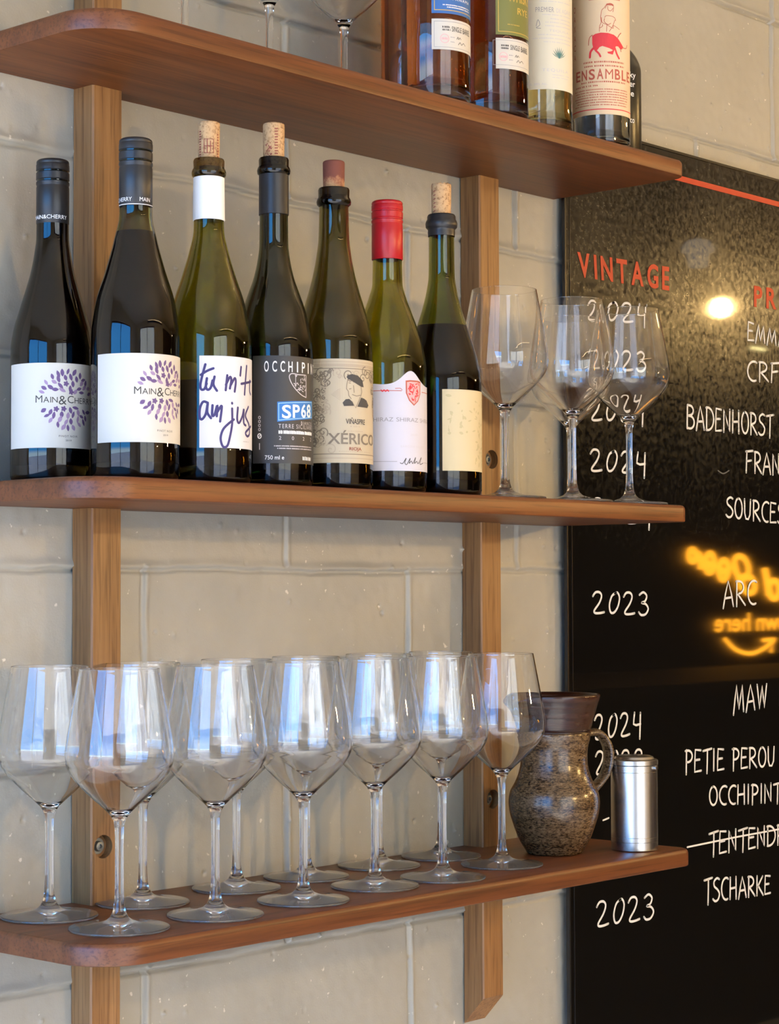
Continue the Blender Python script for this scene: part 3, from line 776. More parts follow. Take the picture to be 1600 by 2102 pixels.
cap_text(b2, 0.0153, A2, 0.2522, [('CHERRY', -0.0215, -0.0035, 0.0036), ('MAIN', 0.0035, 0.0145, 0.0036)], line=0.2495)

# 3: hand-lettered white label
A3 = -132.9; R3 = 0.03998
b3 = wine_bottle('wine_bottle', 'uncorked olive wine bottle with white label hand-lettered in navy marker', 1.2905, -0.158, R3, A3, SH3, 0.0136, 0.3045, M_OLIVE, 0.094, lip=0.2885, lipm=M_LIPB)
sleeve(b3, 'paper_collar', 0.0150, 0.2465, 0.2872, M_CAPWHT, 0.0146)
cork(b3, 0.0102, 0.2965, 0.3395, M_CORK)
L = Label(R3, A3, [P_WHITE]); L.sheet(-0.0087, 0.088, 0.031, 0.1154, P_WHITE)
mp3 = pxmap(429, 88, R3, 0.1154, 740, 0.000456); z7 = lambda X, Y: mp3(380 + X / 5.714, 700 + Y / 5.714)
for pl in ([(240, 330), (205, 460), (183, 570), (195, 618), (230, 612), (255, 550)], [(188, 450), (260, 405), (332, 375)],
           [(258, 490), (246, 585), (268, 622), (302, 595), (322, 515)], [(345, 470), (332, 560), (372, 632)],
           [(490, 450), (472, 622)], [(474, 560), (520, 468), (536, 500), (520, 600)], [(530, 560), (575, 478), (588, 520), (575, 632)],
           [(650, 340), (640, 440)], [(715, 318), (702, 480), (690, 655)], [(652, 535), (764, 488)], [(752, 480), (750, 600), (762, 640)],
           [(268, 772), (216, 760), (180, 830), (175, 930), (200, 962), (245, 900), (268, 775), (262, 880), (304, 948)],
           [(322, 800), (318, 915), (345, 905), (376, 800), (370, 925)], [(374, 880), (420, 806), (426, 840), (408, 985)],
           [(545, 765), (546, 772)], [(546, 830), (546, 1000), (522, 1150), (490, 1262), (440, 1270), (414, 1180), (440, 1080), (500, 1010), (566, 955)],
           [(612, 815), (604, 950), (626, 990), (664, 910), (682, 825), (680, 980), (704, 1012)],
           [(735, 790), (700, 900), (742, 1000), (748, 1100), (722, 1135), (704, 1090), (764, 1010)]):
    L.stroke(spline([z7(*p) for p in pl], 6), 0.0023, I_NAVY)
L.rows(0.036, 0.046, 0.0375, 0.0006, I_GREY, 5)
L.build(b3, 'white label with navy handwriting')
L = Label(0.0103, A3, [I_BROWN])
for q in ([(-.0045, .309), (.0045, .309), (.0045, .322), (-.0045, .322), (-.0045, .309)], [(-.0015, .309), (-.0015, .322)], [(.0015, .311), (.0015, .320)], [(-.0045, .3155), (.0045, .3155)]):
    L.stroke(q, 0.0007, I_OXBL)
for k in range(12): L.stroke([(-.0098, .303 + k * .0024), (-.0082, .303 + k * .0024)], 0.0011, I_OXBL)
for k in range(9): L.stroke([(.0088, .306 + k * .0026), (.0098, .306 + k * .0026)], 0.0011, I_OXBL)
L.build(b3, 'branded print on the cork', 'cork_print')

# 4: charcoal label with the blue panel
A4 = -134.72; R4 = 0.0376
b4 = wine_bottle('wine_bottle', 'uncorked black-looking wine bottle with charcoal label and blue panel', 1.3761, -0.158, R4, A4, SH4, 0.0136, 0.3189, M_OLIVED, 0.132, lip=0.3035, lipm=M_LIPD)
sleeve(b4, 'foil_collar', 0.0146, 0.2632, 0.3035, M_CAPGRY, 0.0144)
cork(b4, 0.0104, 0.311, 0.3527, M_CORK)
L = Label(R4, A4, [P_BLACK]); L.sheet(-0.0210, 0.072, 0.0207, 0.123, P_BLACK)
for k, c in enumerate('OCCHIPINTI'):
    w = 0.0044 if c != 'I' else 0.0014; u = -0.0071 + 0.0077 * k
    L.text(c, u - w / 2, u + w / 2, 0.1078, 0.1176, I_WHITE, 0.01)
sh = spline([(0.0352, 0.0845), (0.0285, 0.0865), (0.0215, 0.0915), (0.0165, 0.098), (0.0148, 0.1035), (0.0175, 0.1062), (0.025, 0.1056), (0.0352, 0.1058)], 5) + [(0.0352, 0.0845)]
L.stroke(sh, 0.0009, I_PALE)
rnd = random.Random(4)
for k in range(34):
    u = rnd.uniform(0.0185, 0.034); v = rnd.uniform(0.089, 0.1045)
    if (u - 0.016) * 0.95 + (v - 0.0845) < 0.012: continue
    L.stroke([(u, v), (u + rnd.uniform(-.0018, .0018), v + rnd.uniform(-.0022, .0022))], 0.0008, I_PALE)
L.stroke([(0.0215, 0.0935), (0.0215, 0.1052)], 0.0006, I_PALE)
def tilted(u0, u1, zl0, zl1, zr0, zr1, m, lay):
    n = 24; v = []; f = []
    for i in range(n + 1):
        a = i / n; v += [(u0 + (u1 - u0) * a, zl0 + (zr0 - zl0) * a), (u0 + (u1 - u0) * a, zl1 + (zr1 - zl1) * a)]
    for i in range(n): f.append((2 * i, 2 * i + 2, 2 * i + 3, 2 * i + 1))
    L.faces(v, f, m, lay)
tilted(0.0030, 0.0480, 0.0600, 0.0790, 0.0650, 0.0820, I_BLUE, 1)
for a in ((0.0040, 0.0472, 0.0612, 0.0619, 0.0660, 0.0666), (0.0040, 0.0472, 0.0772, 0.0779, 0.0803, 0.0809), (0.0040, 0.0047, 0.0612, 0.0779, 0.0612, 0.0779), (0.0465, 0.0472, 0.0658, 0.0806, 0.0658, 0.0806)): tilted(*a, I_LBLUE, 2)
for c, u0, u1, dz in (('S', 0.0075, 0.0165, 0), ('P', 0.0183, 0.0262, 0.0007), ('6', 0.0280, 0.0348, 0.0015), ('8', 0.0362, 0.0436, 0.0020)):
    L.text(c, u0, u1, 0.0638 + dz, 0.0757 + dz, I_WHITE, 0.02, 2)
L.text('BIANCO', 0.028, 0.046, 0.0582, 0.0612, I_PALE, space=1.4)
L.text('TERRE SICILIANE', 0.0042, 0.047, 0.0540, 0.0580, I_PALE, space=1.3)
L.rows(0.0042, 0.047, 0.0487, 0.0032, I_WHITE, 3, 0.0016, 0.00035)
for k, c in enumerate('2022'): L.text(c, 0.0046 + 0.0128 * k, 0.0068 + 0.0128 * k, 0.0430, 0.0464, I_PALE)
L.rows(0.0, 0.046, 0.0366, 0.0011, I_PALE, 8, 0.0008, 0.0003); L.rows(0.003, 0.046, 0.0343, 0.0011, I_PALE, 9, 0.0008, 0.0003)
L.text('750 ml e', -0.0088, 0.0095, 0.0243, 0.0281, I_WHITE)
L.rows(0.030, 0.044, 0.0243, 0.0036, I_WHITE, 10, 0.0014, 0.001)
for k, zz in enumerate((0.0642, 0.0604, 0.0566, 0.0528)):
    L.stroke(arc(-0.0140, zz, 0.0010, 0.0013, 0, 360, 10), 0.0006, I_PALE)
L.stroke(arc(-0.0140, 0.0466, 0.0017, 0.0022, 0, 360, 14), 0.0010, I_WHITE); L.stroke([(-0.0152, 0.0452), (-0.0128, 0.048)], 0.0007, I_WHITE)
L.stroke([(-0.0140, 0.0395), (-0.0140, 0.034)], 0.0008, I_PALE)
L.build(b4, 'charcoal label with white print and a blue panel')
L = Label(0.0105, A4, [I_BROWN])
for k in range(11): L.stroke([(.0012, .319 + k * .0027), (.0036, .3192 + k * .0027)], 0.0010, I_OXBL)
for q in range(22):
    u = rnd.uniform(-.0082, -.0025); v = rnd.uniform(.3195, .333); L.stroke([(u, v), (u + rnd.uniform(-.001, .001), v + rnd.uniform(-.0014, .0014))], 0.0008, I_OXBL)
L.build(b4, 'branded print on the cork', 'cork_print')

# 5: buff label with the man in a beret
A5 = -136.41; R5 = 0.0383
b5 = wine_bottle('wine_bottle', 'olive wine bottle with ornate buff label of a man in a beret and wine-stained cork', 1.4605, -0.158, R5, A5, SH5, 0.0147, 0.3017, M_OLIVEB, 0.062, lip=0.2850, lipm=M_LIPD)
cork(b5, 0.0108, 0.294, 0.3292, M_CORKS)
L = Label(R5, A5, [P_BUFF]); L.sheet(-0.0500, 0.066, 0.0248, 0.127, P_BUFF)
mp5 = pxmap(687, 79, R5, 0.127, 745, 0.000487); z8 = lambda X, Y: mp5(630 + X / 4.324, 720 + Y / 4.324)
def hbar(v, w, m): L.stroke([(-0.049 + 0.0022 * i, v) for i in range(52)], w, m)
for v, w, m in ((0.1240, 0.0010, I_SEPIA), (0.1205, 0.0030, I_SEPIA), (0.1175, 0.0007, I_BROWN), (0.0295, 0.0012, I_SEPIA), (0.0335, 0.0007, I_BROWN)): hbar(v, w, m)
cu5, cv5 = z8(430, 400)
L.poly([(cu5 + 0.0225 * math.cos(a), cv5 + 0.0215 * math.sin(a)) for a in np.linspace(0, 2 * PI, 40, endpoint=False)], P_BUFF, 1)
rnd = random.Random(21)
def curl(cu, cv, r, a0, d, m, w):
    L.stroke([(cu + r * (1 - t / 26) * math.cos(a0 + d * t * 0.34), cv + r * (1 - t / 26) * math.sin(a0 + d * t * 0.34)) for t in range(24)], w, m, 2)
for k in range(130):
    side = rnd.random()
    if side < .74: cu, cv = rnd.uniform(-0.036, -0.006), rnd.uniform(0.040, 0.114)
    elif side < .88: cu, cv = rnd.uniform(-0.01, 0.056), rnd.uniform(0.107, 0.1155)
    else: cu, cv = rnd.uniform(0.045, 0.060), rnd.uniform(0.075, 0.114)
    if cu > -0.010 and cv < 0.072: continue
    curl(cu, cv, rnd.uniform(0.0022, 0.0055), rnd.uniform(0, 6.3), rnd.choice((-1, 1)), I_BROWN if rnd.random() < .6 else I_SEPIA, 0.0010)
for k in range(90):
    cu, cv = rnd.uniform(-0.036, -0.010), rnd.uniform(0.042, 0.116); L.stroke([(cu, cv), (cu + rnd.uniform(-.003, .003), cv + rnd.uniform(-.003, .003))], 0.0007, I_BROWN if k % 2 else I_SEPIA, 1)
curl(*z8(125, 800), 0.008, 1.4, 1, I_BROWN, 0.0011); curl(*z8(215, 900), 0.006, 2.4, -1, I_SEPIA, 0.0011)
def z8poly(pts, m, lay=3): L.poly([z8(*p) for p in pts], m, lay)
z8poly([(352, 268), (365, 250), (400, 240), (450, 250), (490, 290), (500, 348), (478, 346), (440, 325), (400, 300), (365, 285)], I_DARK)
z8poly([(318, 492), (345, 462), (375, 458), (402, 482), (416, 516), (330, 522)], I_DARK)
z8poly([(445, 522), (478, 440), (505, 448), (525, 462), (542, 502), (532, 527)], I_DARK)
for pl in ([(362, 290), (354, 340), (352, 372), (368, 392), (372, 430), (392, 455)], [(478, 350), (484, 392), (474, 430)], [(372, 318), (388, 320)], [(376, 372), (392, 368)], [(402, 420), (440, 430), (470, 420)],
           [(412, 340), (418, 400)], [(400, 480), (430, 535), (470, 440)]):
    L.stroke([z8(*p) for p in pl], 0.0007, I_BROWN, 3)
for k in range(8): L.stroke([z8(220 + 8 * k, 420 - 6 * k), z8(300, 470 - 14 * k)], 0.0005, I_SEPIA, 2)
u0, v0 = z8(345, 675); u1, v1 = z8(510, 632); L.text('VI\u00d1ASPRE', u0, u1, v0, v1, I_DARK, 0.01, 3)
L.rows(z8(385, 0)[0], z8(470, 0)[0], z8(0, 702)[1], 0.0012, I_SEPIA, 2); L.rows(z8(365, 0)[0], z8(495, 0)[0], z8(0, 742)[1], 0.0010, I_SEPIA, 4)
u0, v0 = z8(188, 850); u1, v1 = z8(566, 768)
L.text('X\u00c9RICO', u0, u1 + 0.006, v0, v1 + 0.001, I_BROWN, 0.014, 3)
u0, v0 = z8(375, 905); u1, v1 = z8(480, 878); L.text('RIOJA', u0, u1, v0, v1, I_OXBL, 0.01, 3)
L.rows(z8(285, 0)[0], z8(555, 0)[0], z8(0, 920)[1], 0.0010, I_SEPIA, 6)
L.build(b5, 'buff label with sepia scrollwork, a portrait and red print')

# 6: red screwcap, wavy-topped label
A6 = -137.92; R6 = 0.0399
b6 = wine_bottle('wine_bottle', 'yellow-green wine bottle with red screwcap and wavy-topped white shield label', 1.54, -0.158, R6, A6, SH6, 0.0148, 0.298, M_OLIVEL, 0.060)
screwcap(b6, 0.0161, 0.2391, 0.3002, M_CAPRED, 0.38)
mp6 = pxmap(797, 80, R6, 0.1215, 769, 0.0005); y8 = lambda X, Y: mp6(630 + X / 4.324, 720 + Y / 4.324)
uc = R6 * math.radians(35.5)
L = Label(R6, A6, [P_LILAC]); L.sheet(-0.042, 0.072, 0.0204, 0, P_LILAC, n=90, top=lambda u: 0.1085 + 0.0130 * math.exp(-((u - uc) / 0.0125) ** 2) - 0.0012 * math.exp(-((abs(u - uc) - 0.028) / 0.01) ** 2))
us = (y8(865, 0)[0] + y8(1005, 0)[0]) / 2 + 0.001; hs = 0.0100
def shield(k, dz=0.0):
    return [(us - hs * k, 0.1115 - dz), (us - hs * 0.5 * k, 0.1122 - dz), (us + hs * 0.5 * k, 0.1122 - dz), (us + hs * k, 0.1115 - dz), (us + hs * 0.98 * k, 0.099), (us + hs * 0.62 * k, 0.0915 + dz * .6), (us, 0.0865 + dz), (us - hs * 0.62 * k, 0.0915 + dz * .6), (us - hs * 0.98 * k, 0.099)]
L.poly(shield(1.0), I_REDB, 1); L.poly(shield(0.86, 0.0015), I_PINK, 2)
rnd = random.Random(6)
for k in range(46):
    u = rnd.uniform(-.0072, .0072); v = rnd.uniform(0.0905, 0.1095)
    if abs(u) > 0.0075 * min(1, (v - 0.087) / 0.010): continue
    L.stroke([(us + u, v), (us + u * .8 + rnd.uniform(-.0016, .0016), v + rnd.uniform(-.003, .003))], 0.0010, I_RED, 3)
for u0, u1 in ((-0.036, us - 0.0145), (us + 0.0125, 0.06)):
    L.stroke([(u0 + (u1 - u0) * i / 12, 0.1010) for i in range(13)], 0.0007, I_REDB)
um = (y8(600, 0)[0] + y8(830, 0)[0]) / 2 - 0.002
for k in range(-2, 3): leaf(L, um + k * 0.0016, 0.1010, 0.9 * (1 if k % 2 else -1), 0.0034, 0.0014, I_RED)
L.stroke(spline([(us - 0.021, 0.1032), (us - 0.016, 0.1035), (us - 0.0138, 0.1018)], 5), 0.0006, I_REDB)
u = -0.0215 - 0.030
L.text('SHIRAZ', -0.0185, 0.0055, 0.0700, 0.0740, I_GREY); L.text('SHIRAZ', 0.0085, 0.0345, 0.0700, 0.0740, I_GREY); L.text('SHIRAZ', 0.0375, 0.060, 0.0700, 0.0740, I_GREY)
L.text('2020', us - 0.0045, us + 0.0045, 0.0560, 0.0580, I_PALE); L.text('BAROSSA VALLEY', us - 0.0155, us + 0.016, 0.0440, 0.0462, I_PALE, space=1.2)
for a, b in ((-0.036, y8(800, 0)[0]), (y8(1035, 0)[0], 0.062)): L.stroke([(a + (b - a) * i / 12, 0.0296) for i in range(13)], 0.0005, I_GREY)
sg = [(828, 1018), (850, 1022), (880, 975), (868, 1015), (885, 1030), (915, 975), (905, 1020), (925, 1000), (938, 1020), (962, 965), (952, 1018), (972, 1000), (985, 1018), (1012, 962), (1000, 1022), (1028, 1010)]
L.stroke(spline([y8(*p) for p in sg], 6), 0.0007, I_DARK)
L.build(b6, 'white label with a red shield and a signature')

# 7: straw label
A7 = -139.44; R7 = 0.0416
b7 = wine_bottle('wine_bottle', 'half-full green wine bottle with straw botanical label, standing furthest right beside the glasses', 1.6258, -0.158, R7, A7, SH7, 0.0133, 0.2972, M_OLIVEG, 0.1790, lip=0.2845)
g = G(); g.lathe([(0.0142, 0.2745), (0.0146, 0.279), (0.0143, 0.2812), (0.0150, 0.2825), (0.0166, 0.284), (0.0171, 0.288), (0.0164, 0.2906), (0.0152, 0.2925), (0.0150, 0.296), (0.0140, 0.2977), (0.0105, 0.2979)], 64)
g.build('wax_collar', M_CAPGRY, b7, smooth=True, label='torn charcoal foil round the lip')
cork(b7, 0.0104, 0.2885, 0.3305, M_CORK, 0.0012, 3)
L = Label(R7, A7, [P_STRAW]); L.sheet(0.0, 0.080, 0.0239, 0.1085, P_STRAW)
rnd = random.Random(9)
for k in range(64):
    u = rnd.uniform(0.006, 0.066); v = rnd.uniform(0.058, 0.104)
    if rnd.random() < .25: u = rnd.uniform(0.040, 0.066); v = rnd.uniform(0.03, 0.06)
    leaf(L, u, v, rnd.uniform(0, 3.1), rnd.uniform(0.003, 0.0070), rnd.uniform(0.0015, 0.0034), I_OLIV)
    if k % 3 == 0: L.stroke([(u, v), (u + rnd.uniform(-.004, .004), v + rnd.uniform(-.005, .005))], 0.0005, I_OLIV)
L.build(b7, 'straw label with faded botanical print')
L = Label(0.0106, A7, [I_BROWN])
for k in range(8): L.stroke([(-.0088, .292 + k * .0042), (-.0066, .2926 + k * .0042)], 0.0009, I_OXBL)
L.build(b7, 'branded print on the cork', 'cork_print')

# ------------------------------------------------------------------ wine glasses
def half_glass():
    foot = [(0, 0.0012), (0.030, 0.0008), (0.0405, 0.0), (0.0430, 0.0)] + [(0.0438 + 0.0013 * math.cos(a), 0.0013 + 0.0013 * math.sin(a)) for a in np.linspace(-PI / 2, PI / 2, 11)] + [(0.0425, 0.0027), (0.040, 0.0030), (0.028, 0.0042), (0.018, 0.0058), (0.0115, 0.0080), (0.0080, 0.0110)]
    stem = pchip([(0.0110, 0.0080), (0.016, 0.0058), (0.025, 0.0045), (0.045, 0.0039), (0.070, 0.0038), (0.088, 0.0042), (0.096, 0.0054)], 26)
    outer = pchip([(0.096, 0.0054), (0.101, 0.0085), (0.107, 0.0145), (0.116, 0.0245), (0.126, 0.0345), (0.134, 0.0415), (0.141, 0.0458), (0.148, 0.0479), (0.155, 0.0484), (0.165, 0.0475), (0.185, 0.0442), (0.21, 0.0396), (0.2305, 0.0358)], 60)
    inner = []
    for r, z in outer:
        if z < 0.1045: continue
        th = 0.0007 if z > 0.128 else 0.0007 + (0.128 - z) * 0.06
        inner.append((max(r - th, 0.004), z + (0.0008 if z < 0.145 else 0)))
    rim = [(0.03545 + 0.00035 * math.cos(a), 0.2306 + 0.00035 * math.sin(a)) for a in np.linspace(0, PI, 9)]
    outer = outer[:-1] + [(0.03592, 0.2292), (0.03584, 0.2302)]
    bowl = outer + rim + [(0.03514, 0.2302), (0.03522, 0.2292)] + [p for p in inner[::-1] if p[1] < 0.2285] + [(0.0045, 0.1028), (0, 0.1022)]
    return foot, stem, bowl
FOOT, STEM, BOWL = half_glass()
def make_glass(label, group):
    t = thing('wine_glass', label, 'wine glass', (0, 0, 0), group)
    g = G(); g.lathe(BOWL, 96); g.build('bowl', M_CRYSTAL, t, smooth=True)
    g = G(); g.lathe(STEM, 32); g.build('stem', M_CRYSTAL, t, smooth=True)
    g = G(); g.lathe(FOOT, 96); g.build('foot', M_FOOT, t, smooth=True)
    return t
def copy_thing(root, loc, label, group):
    r = root.copy(); COL.objects.link(r); r.location = loc; r['label'] = label; r['group'] = group
    for ch in list(root.children):
        c = ch.copy(); COL.objects.link(c); c.parent = r
    return r
GL = 'wine glasses on the bottom shelf'; GM = 'wine glasses on the middle shelf'; GU = 'wine glasses on the top shelf'
g0 = make_glass('wine glass leading the front row on the rounded corner of the bottom shelf', GL)
g0.location = (1.1855, -0.1545, ZS + Z_LOW)
SPOTS = [
 (1.1882, -0.0526, 'wine glass furthest left on the bottom shelf, set back left of the upright post'),
 (1.2936, -0.1635, 'second wine glass from the rounded corner in the bottom shelf front row'),
 (1.4103, -0.1630, 'third wine glass from the rounded corner in the bottom shelf front row'),
 (1.5270, -0.1500, 'fourth wine glass from the rounded corner in the bottom shelf front row'),
 (1.6190, -0.1620, 'wine glass next to last before the jug in the bottom shelf front row'),
 (1.7382, -0.1448, 'wine glass directly beside the brown jug, ending the front row'),
 (1.2989, -0.0560, 'wine glass in the back row just right of the left post on the bottom shelf'),
 (1.4246, -0.0545, 'second wine glass right of the left post in the bottom shelf back row'),
 (1.5299, -0.0500, 'third wine glass right of the left post in the bottom shelf back row'),
 (1.6440, -0.0490, 'wine glass next to last in the bottom shelf back row'),
 (1.7480, -0.0490, 'wine glass ending the back row against the right post, bottom shelf')]
for x, y, lb in SPOTS: copy_thing(g0, (x, y, ZS + Z_LOW), lb, GL)
for x, y, lb in ((1.7412, -0.150, 'front wine glass next to the wine bottles on the middle shelf, before the right post'),
                 (1.8580, -0.155, 'middle wine glass of the front three on the middle shelf, at the blackboard edge'),
                 (1.9665, -0.1565, 'wine glass nearest the right end of the middle shelf, before the handwritten years'),
                 (1.9807, -0.0597, 'middle shelf wine glass half hidden behind the middle one at the blackboard edge')):
    copy_thing(g0, (x, y, ZS), lb, GM)
for x, lb in ((1.349, 'leftmost wine glass of three on the top shelf, cut off by the frame'),
              (1.467, 'middle wine glass of three on the top shelf, cut off by the frame'),
              (1.580, 'wine glass on the top shelf nearest the amber spirit bottles')):
    copy_thing(g0, (x, -0.06, ZS + Z_UP), lb, GU)

# ------------------------------------------------------------------ spirits on the top shelf
ZU = ZS + Z_UP
SG = 'spirit bottles on the top shelf'
def spirit(label, x, y, R, gm, lm, body, total, base=0.018, level=None, th=0.003, rnd_=0.006, neck=0.0135):
    t = thing('spirit_bottle', label, 'bottle', (x, y, ZU), SG)
    sh = pchip([(body, R), (body + 0.012, R * 0.94), (body + 0.026, R * 0.66), (body + 0.036, neck * 1.25), (body + 0.045, neck), (total - 0.03, neck)], 30)
    out = [(0, 0.003), (R * 0.75, 0.0015), (R - rnd_, 0), (R - rnd_ * 0.3, rnd_ * 0.25), (R, rnd_), (R, body * 0.5), (R, body - 0.004)] + sh + [(neck + 0.002, total - 0.028), (neck + 0.002, total - 0.02), (neck, total - 0.019)]
    inn = [(max(r - th, 0.008), z) for r, z in out if base + 0.008 < z < total - 0.03]
    prof = out + [(0.009, total - 0.019)] + inn[::-1] + [(R - th, base + 0.008), (R - th - 0.003, base + 0.002), (R * 0.6, base), (0, base + 0.003)]
    g = G(); g.lathe(prof, 80); g.build('glass_body', gm, t, smooth=True, autosmooth=1.0)
    if lm:
        level = level or body + 0.01
        wi = [(r + 0.0003, z) for r, z in inn if z <= level]
        wp = [(0, base + 0.0027), (R * 0.6, base - 0.0003), (R - th - 0.003, base + 0.0017), (R - th + 0.0003, base + 0.008)] + wi + [(wi[-1][0], level), (0, level)]
        g = G(); g.lathe(wp, 72); g.build('liquid', lm, t, smooth=True, autosmooth=0.9)
    g = G(); g.lathe([(neck + 0.0028, total - 0.019), (neck + 0.0035, total - 0.018), (neck + 0.0035, total - 0.001), (neck + 0.002, total), (0, total)], 48); g.build('stopper', M_CAPBLK, t, smooth=True, autosmooth=0.7)
    return t
spirit('amber spirit bottle mostly hidden behind the blue-labelled whisky', 1.688, -0.060, 0.0327, M_CLEAR, M_WHISKY, 0.17, 0.27)
AS = -139.31; RS = 0.0366
s1 = spirit('amber whisky bottle with blue label and small white label', 1.6155, -0.160, RS, M_CLEAR, M_WHISKY, 0.19, 0.29)
L = Label(RS, AS, [P_BLUE]); L.sheet(-0.0042, 0.070, 0.0900, 0.165, P_BLUE); L.sheet(-0.0042, 0.070, 0.0520, 0.0842, P_CREAM)
for v in (0.0935, 0.1615): L.stroke([(-0.0012 + 0.0022 * i, v) for i in range(30)], 0.0008, I_GOLD)
L.stroke([(-0.0012, 0.0935), (-0.0012, 0.1615)], 0.0008, I_GOLD)
L.text('RUM', 0.0215, 0.046, 0.1105, 0.1205, I_GOLD, 0.01); L.text('PANAMA', 0.0185, 0.045, 0.1045, 0.1075, I_WHITE, space=1.3)
L.rows(0.0075, 0.046, 0.0985, 0.0012, I_WHITE, 3, 0.0008, 0.0004); L.rows(0.012, 0.046, 0.0962, 0.0012, I_WHITE, 4, 0.0008, 0.0004)
def white_tag(L, a):
    for pl in ([(-0.0016, 0.0545), (0.060, 0.0545)], [(-0.0016, 0.0815), (0.060, 0.0815)]): L.stroke([(pl[0][0] + (pl[1][0] - pl[0][0]) * i / 20, pl[0][1]) for i in range(21)], 0.0004, I_GREY)
    L.stroke([(-0.0016, 0.0545), (-0.0016, 0.0815)], 0.0004, I_GREY)
    L.rows(0.007, 0.0155, 0.0748, 0.0020, I_DARK, a, 0.0010, 0.0004); L.rows(0.007, 0.0155, 0.0718, 0.0020, I_DARK, a + 1, 0.0010, 0.0004)
    L.text('SINGLE', 0.0175, 0.030, 0.0716, 0.0768, I_DARK, 0.01); L.text('BARREL', 0.032, 0.046, 0.0712, 0.0768, I_DARK, 0.01)
    L.stroke(arc(0.0095, 0.0635, 0.0046, 0.0046, 0, 360, 20), 0.0006, I_PINK); L.rows(0.0062, 0.0130, 0.0622, 0.0026, I_PINK, a + 2, 0.0008, 0.0004)
    L.rows(0.0160, 0.0205, 0.0650, 0.0009, I_GREY, a + 3); L.rows(0.0160, 0.0205, 0.0600, 0.0009, I_GREY, a + 4)
    L.stroke(spline([(0.0235, 0.0640), (0.025, 0.0665), (0.026, 0.0640), (0.0275, 0.0662), (0.029, 0.0645)], 4), 0.0006, I_DARK)
    L.stroke(spline([(0.0255, 0.0585), (0.028, 0.0612), (0.030, 0.0588), (0.033, 0.0612), (0.036, 0.059)], 4), 0.0006, I_DARK)
white_tag(L, 30); L.build(s1, 'blue label above a small white label')
s2 = spirit('dark ruby whisky bottle with olive green label and small white label', 1.7145, -0.160, 0.0368, M_CLEAR, M_DWHISKY, 0.19, 0.29)
L = Label(0.0368, -140.97, [P_GREEN]); L.sheet(0.0012, 0.070, 0.0875, 0.175, P_GREEN); L.sheet(0.0012, 0.070, 0.0505, 0.0838, P_CREAM)
for v in (0.0910, 0.1715): L.stroke([(0.0042 + 0.0022 * i, v) for i in range(28)], 0.0008, I_GOLD)
L.stroke([(0.0042, 0.0910), (0.0042, 0.1715)], 0.0008, I_GOLD)
L.text('WHISKY', 0.0145, 0.052, 0.1245, 0.1345, I_GOLD, 0.015); L.text('RYE', 0.027, 0.046, 0.1115, 0.1185, I_GOLD, 0.01); L.rows(0.0145, 0.030, 0.0985, 0.0012, I_GOLD, 7, 0.0008, 0.0004)
white_tag(L, 50); L.build(s2, 'olive green label above a small white label')
s3 = spirit('slim pale tequila bottle with ivory label and agave drawing', 1.7987, -0.160, 0.0340, M_CLEAR, M_TEQUILA, 0.19, 0.29, base=0.014)
L = Label(0.0340, -142.3, [P_IVORY]); L.sheet(-0.026, 0.058, 0.0440, 0.175, P_IVORY)
L.text('TEQUILA', -0.006, 0.040, 0.1475, 0.156, I_PALE, 0.008)
L.text('PREMIER', -0.0068, 0.014, 0.1305, 0.1360, I_GREY, space=1.1); L.text('DE AGAVE', 0.017, 0.040, 0.1305, 0.1352, I_PALE)
for k, v in enumerate((0.142, 0.127, 0.1225, 0.1185, 0.1145, 0.1045, 0.1005, 0.0965)):
    L.rows((-0.002, 0.001, 0.010, 0.004, 0.004, -0.004, -0.010, 0.002)[k], 0.040, v, 0.0011, I_PALE, 60 + k, 0.0009, 0.0006)
L.text('TEQUILA', 0.008, 0.036, 0.1085, 0.1110, I_PALE); L.stroke(spline([(-0.006, 0.115), (-0.004, 0.122), (-0.002, 0.116), (-0.006, 0.113), (-0.001, 0.112)], 5), 0.0007, I_GREY)
for k in range(9):
    a = math.radians(-64 + 16 * k); L.poly([(0.0205, 0.079), (0.0205 + 0.0055 * math.sin(a) - 0.0008, 0.079 + 0.006 * math.cos(a)), (0.0205 + 0.0105 * math.sin(a), 0.079 + 0.0135 * math.cos(a)), (0.0205 + 0.0055 * math.sin(a) + 0.0008, 0.079 + 0.006 * math.cos(a))], I_TEAL)
L.text('TEQUILA', 0.000, 0.034, 0.0640, 0.0672, I_PALE, space=1.2); L.rows(0.012, 0.036, 0.0600, 0.0009, I_PALE, 80); L.rows(0.012, 0.034, 0.0570, 0.0009, I_PALE, 81)
L.text('Vol. 38% Alc.', -0.018, 0.006, 0.0487, 0.0510, I_PALE)
L.build(s3, 'ivory label with grey print and a teal agave')
RZ = 0.0335; AZ4 = -143.95
s4 = spirit('clear mezcal bottle with peach label of a woman riding a red bull', 1.9111, -0.160, RZ, M_CLEAR, M_SPIRIT, 0.20, 0.30, base=0.012)
L = Label(RZ, AZ4, [P_PEACH]); L.sheet(-0.050, 0.050, 0.0355, 0.195, P_PEACH, n=80)
mp4 = pxmap(1234, 59, RZ, 0.1781, 0, 0.000574); k8 = lambda X, Y: mp4(1160 + X / 7.007, Y / 7.007)
def seg(pl, w, m, lay=2): L.stroke(spline([k8(*p) for p in pl], 5), w, m, lay)
for i, c in enumerate('MEZCAL'):
    u = -0.0210 + 0.0092 * i; L.text(c, u, u + 0.0064, 0.1748, 0.1850, I_REDB, 0.006)
L.rows(-0.0135, 0.024, 0.1685, 0.0022, I_REDB, 90, 0.0010, 0.0006)
for i, c in enumerate('OAXACA'):
    v = 0.1653 - 0.0112 * i; L.text(c, -0.0385, -0.0340, v - 0.0070, v, I_REDB)
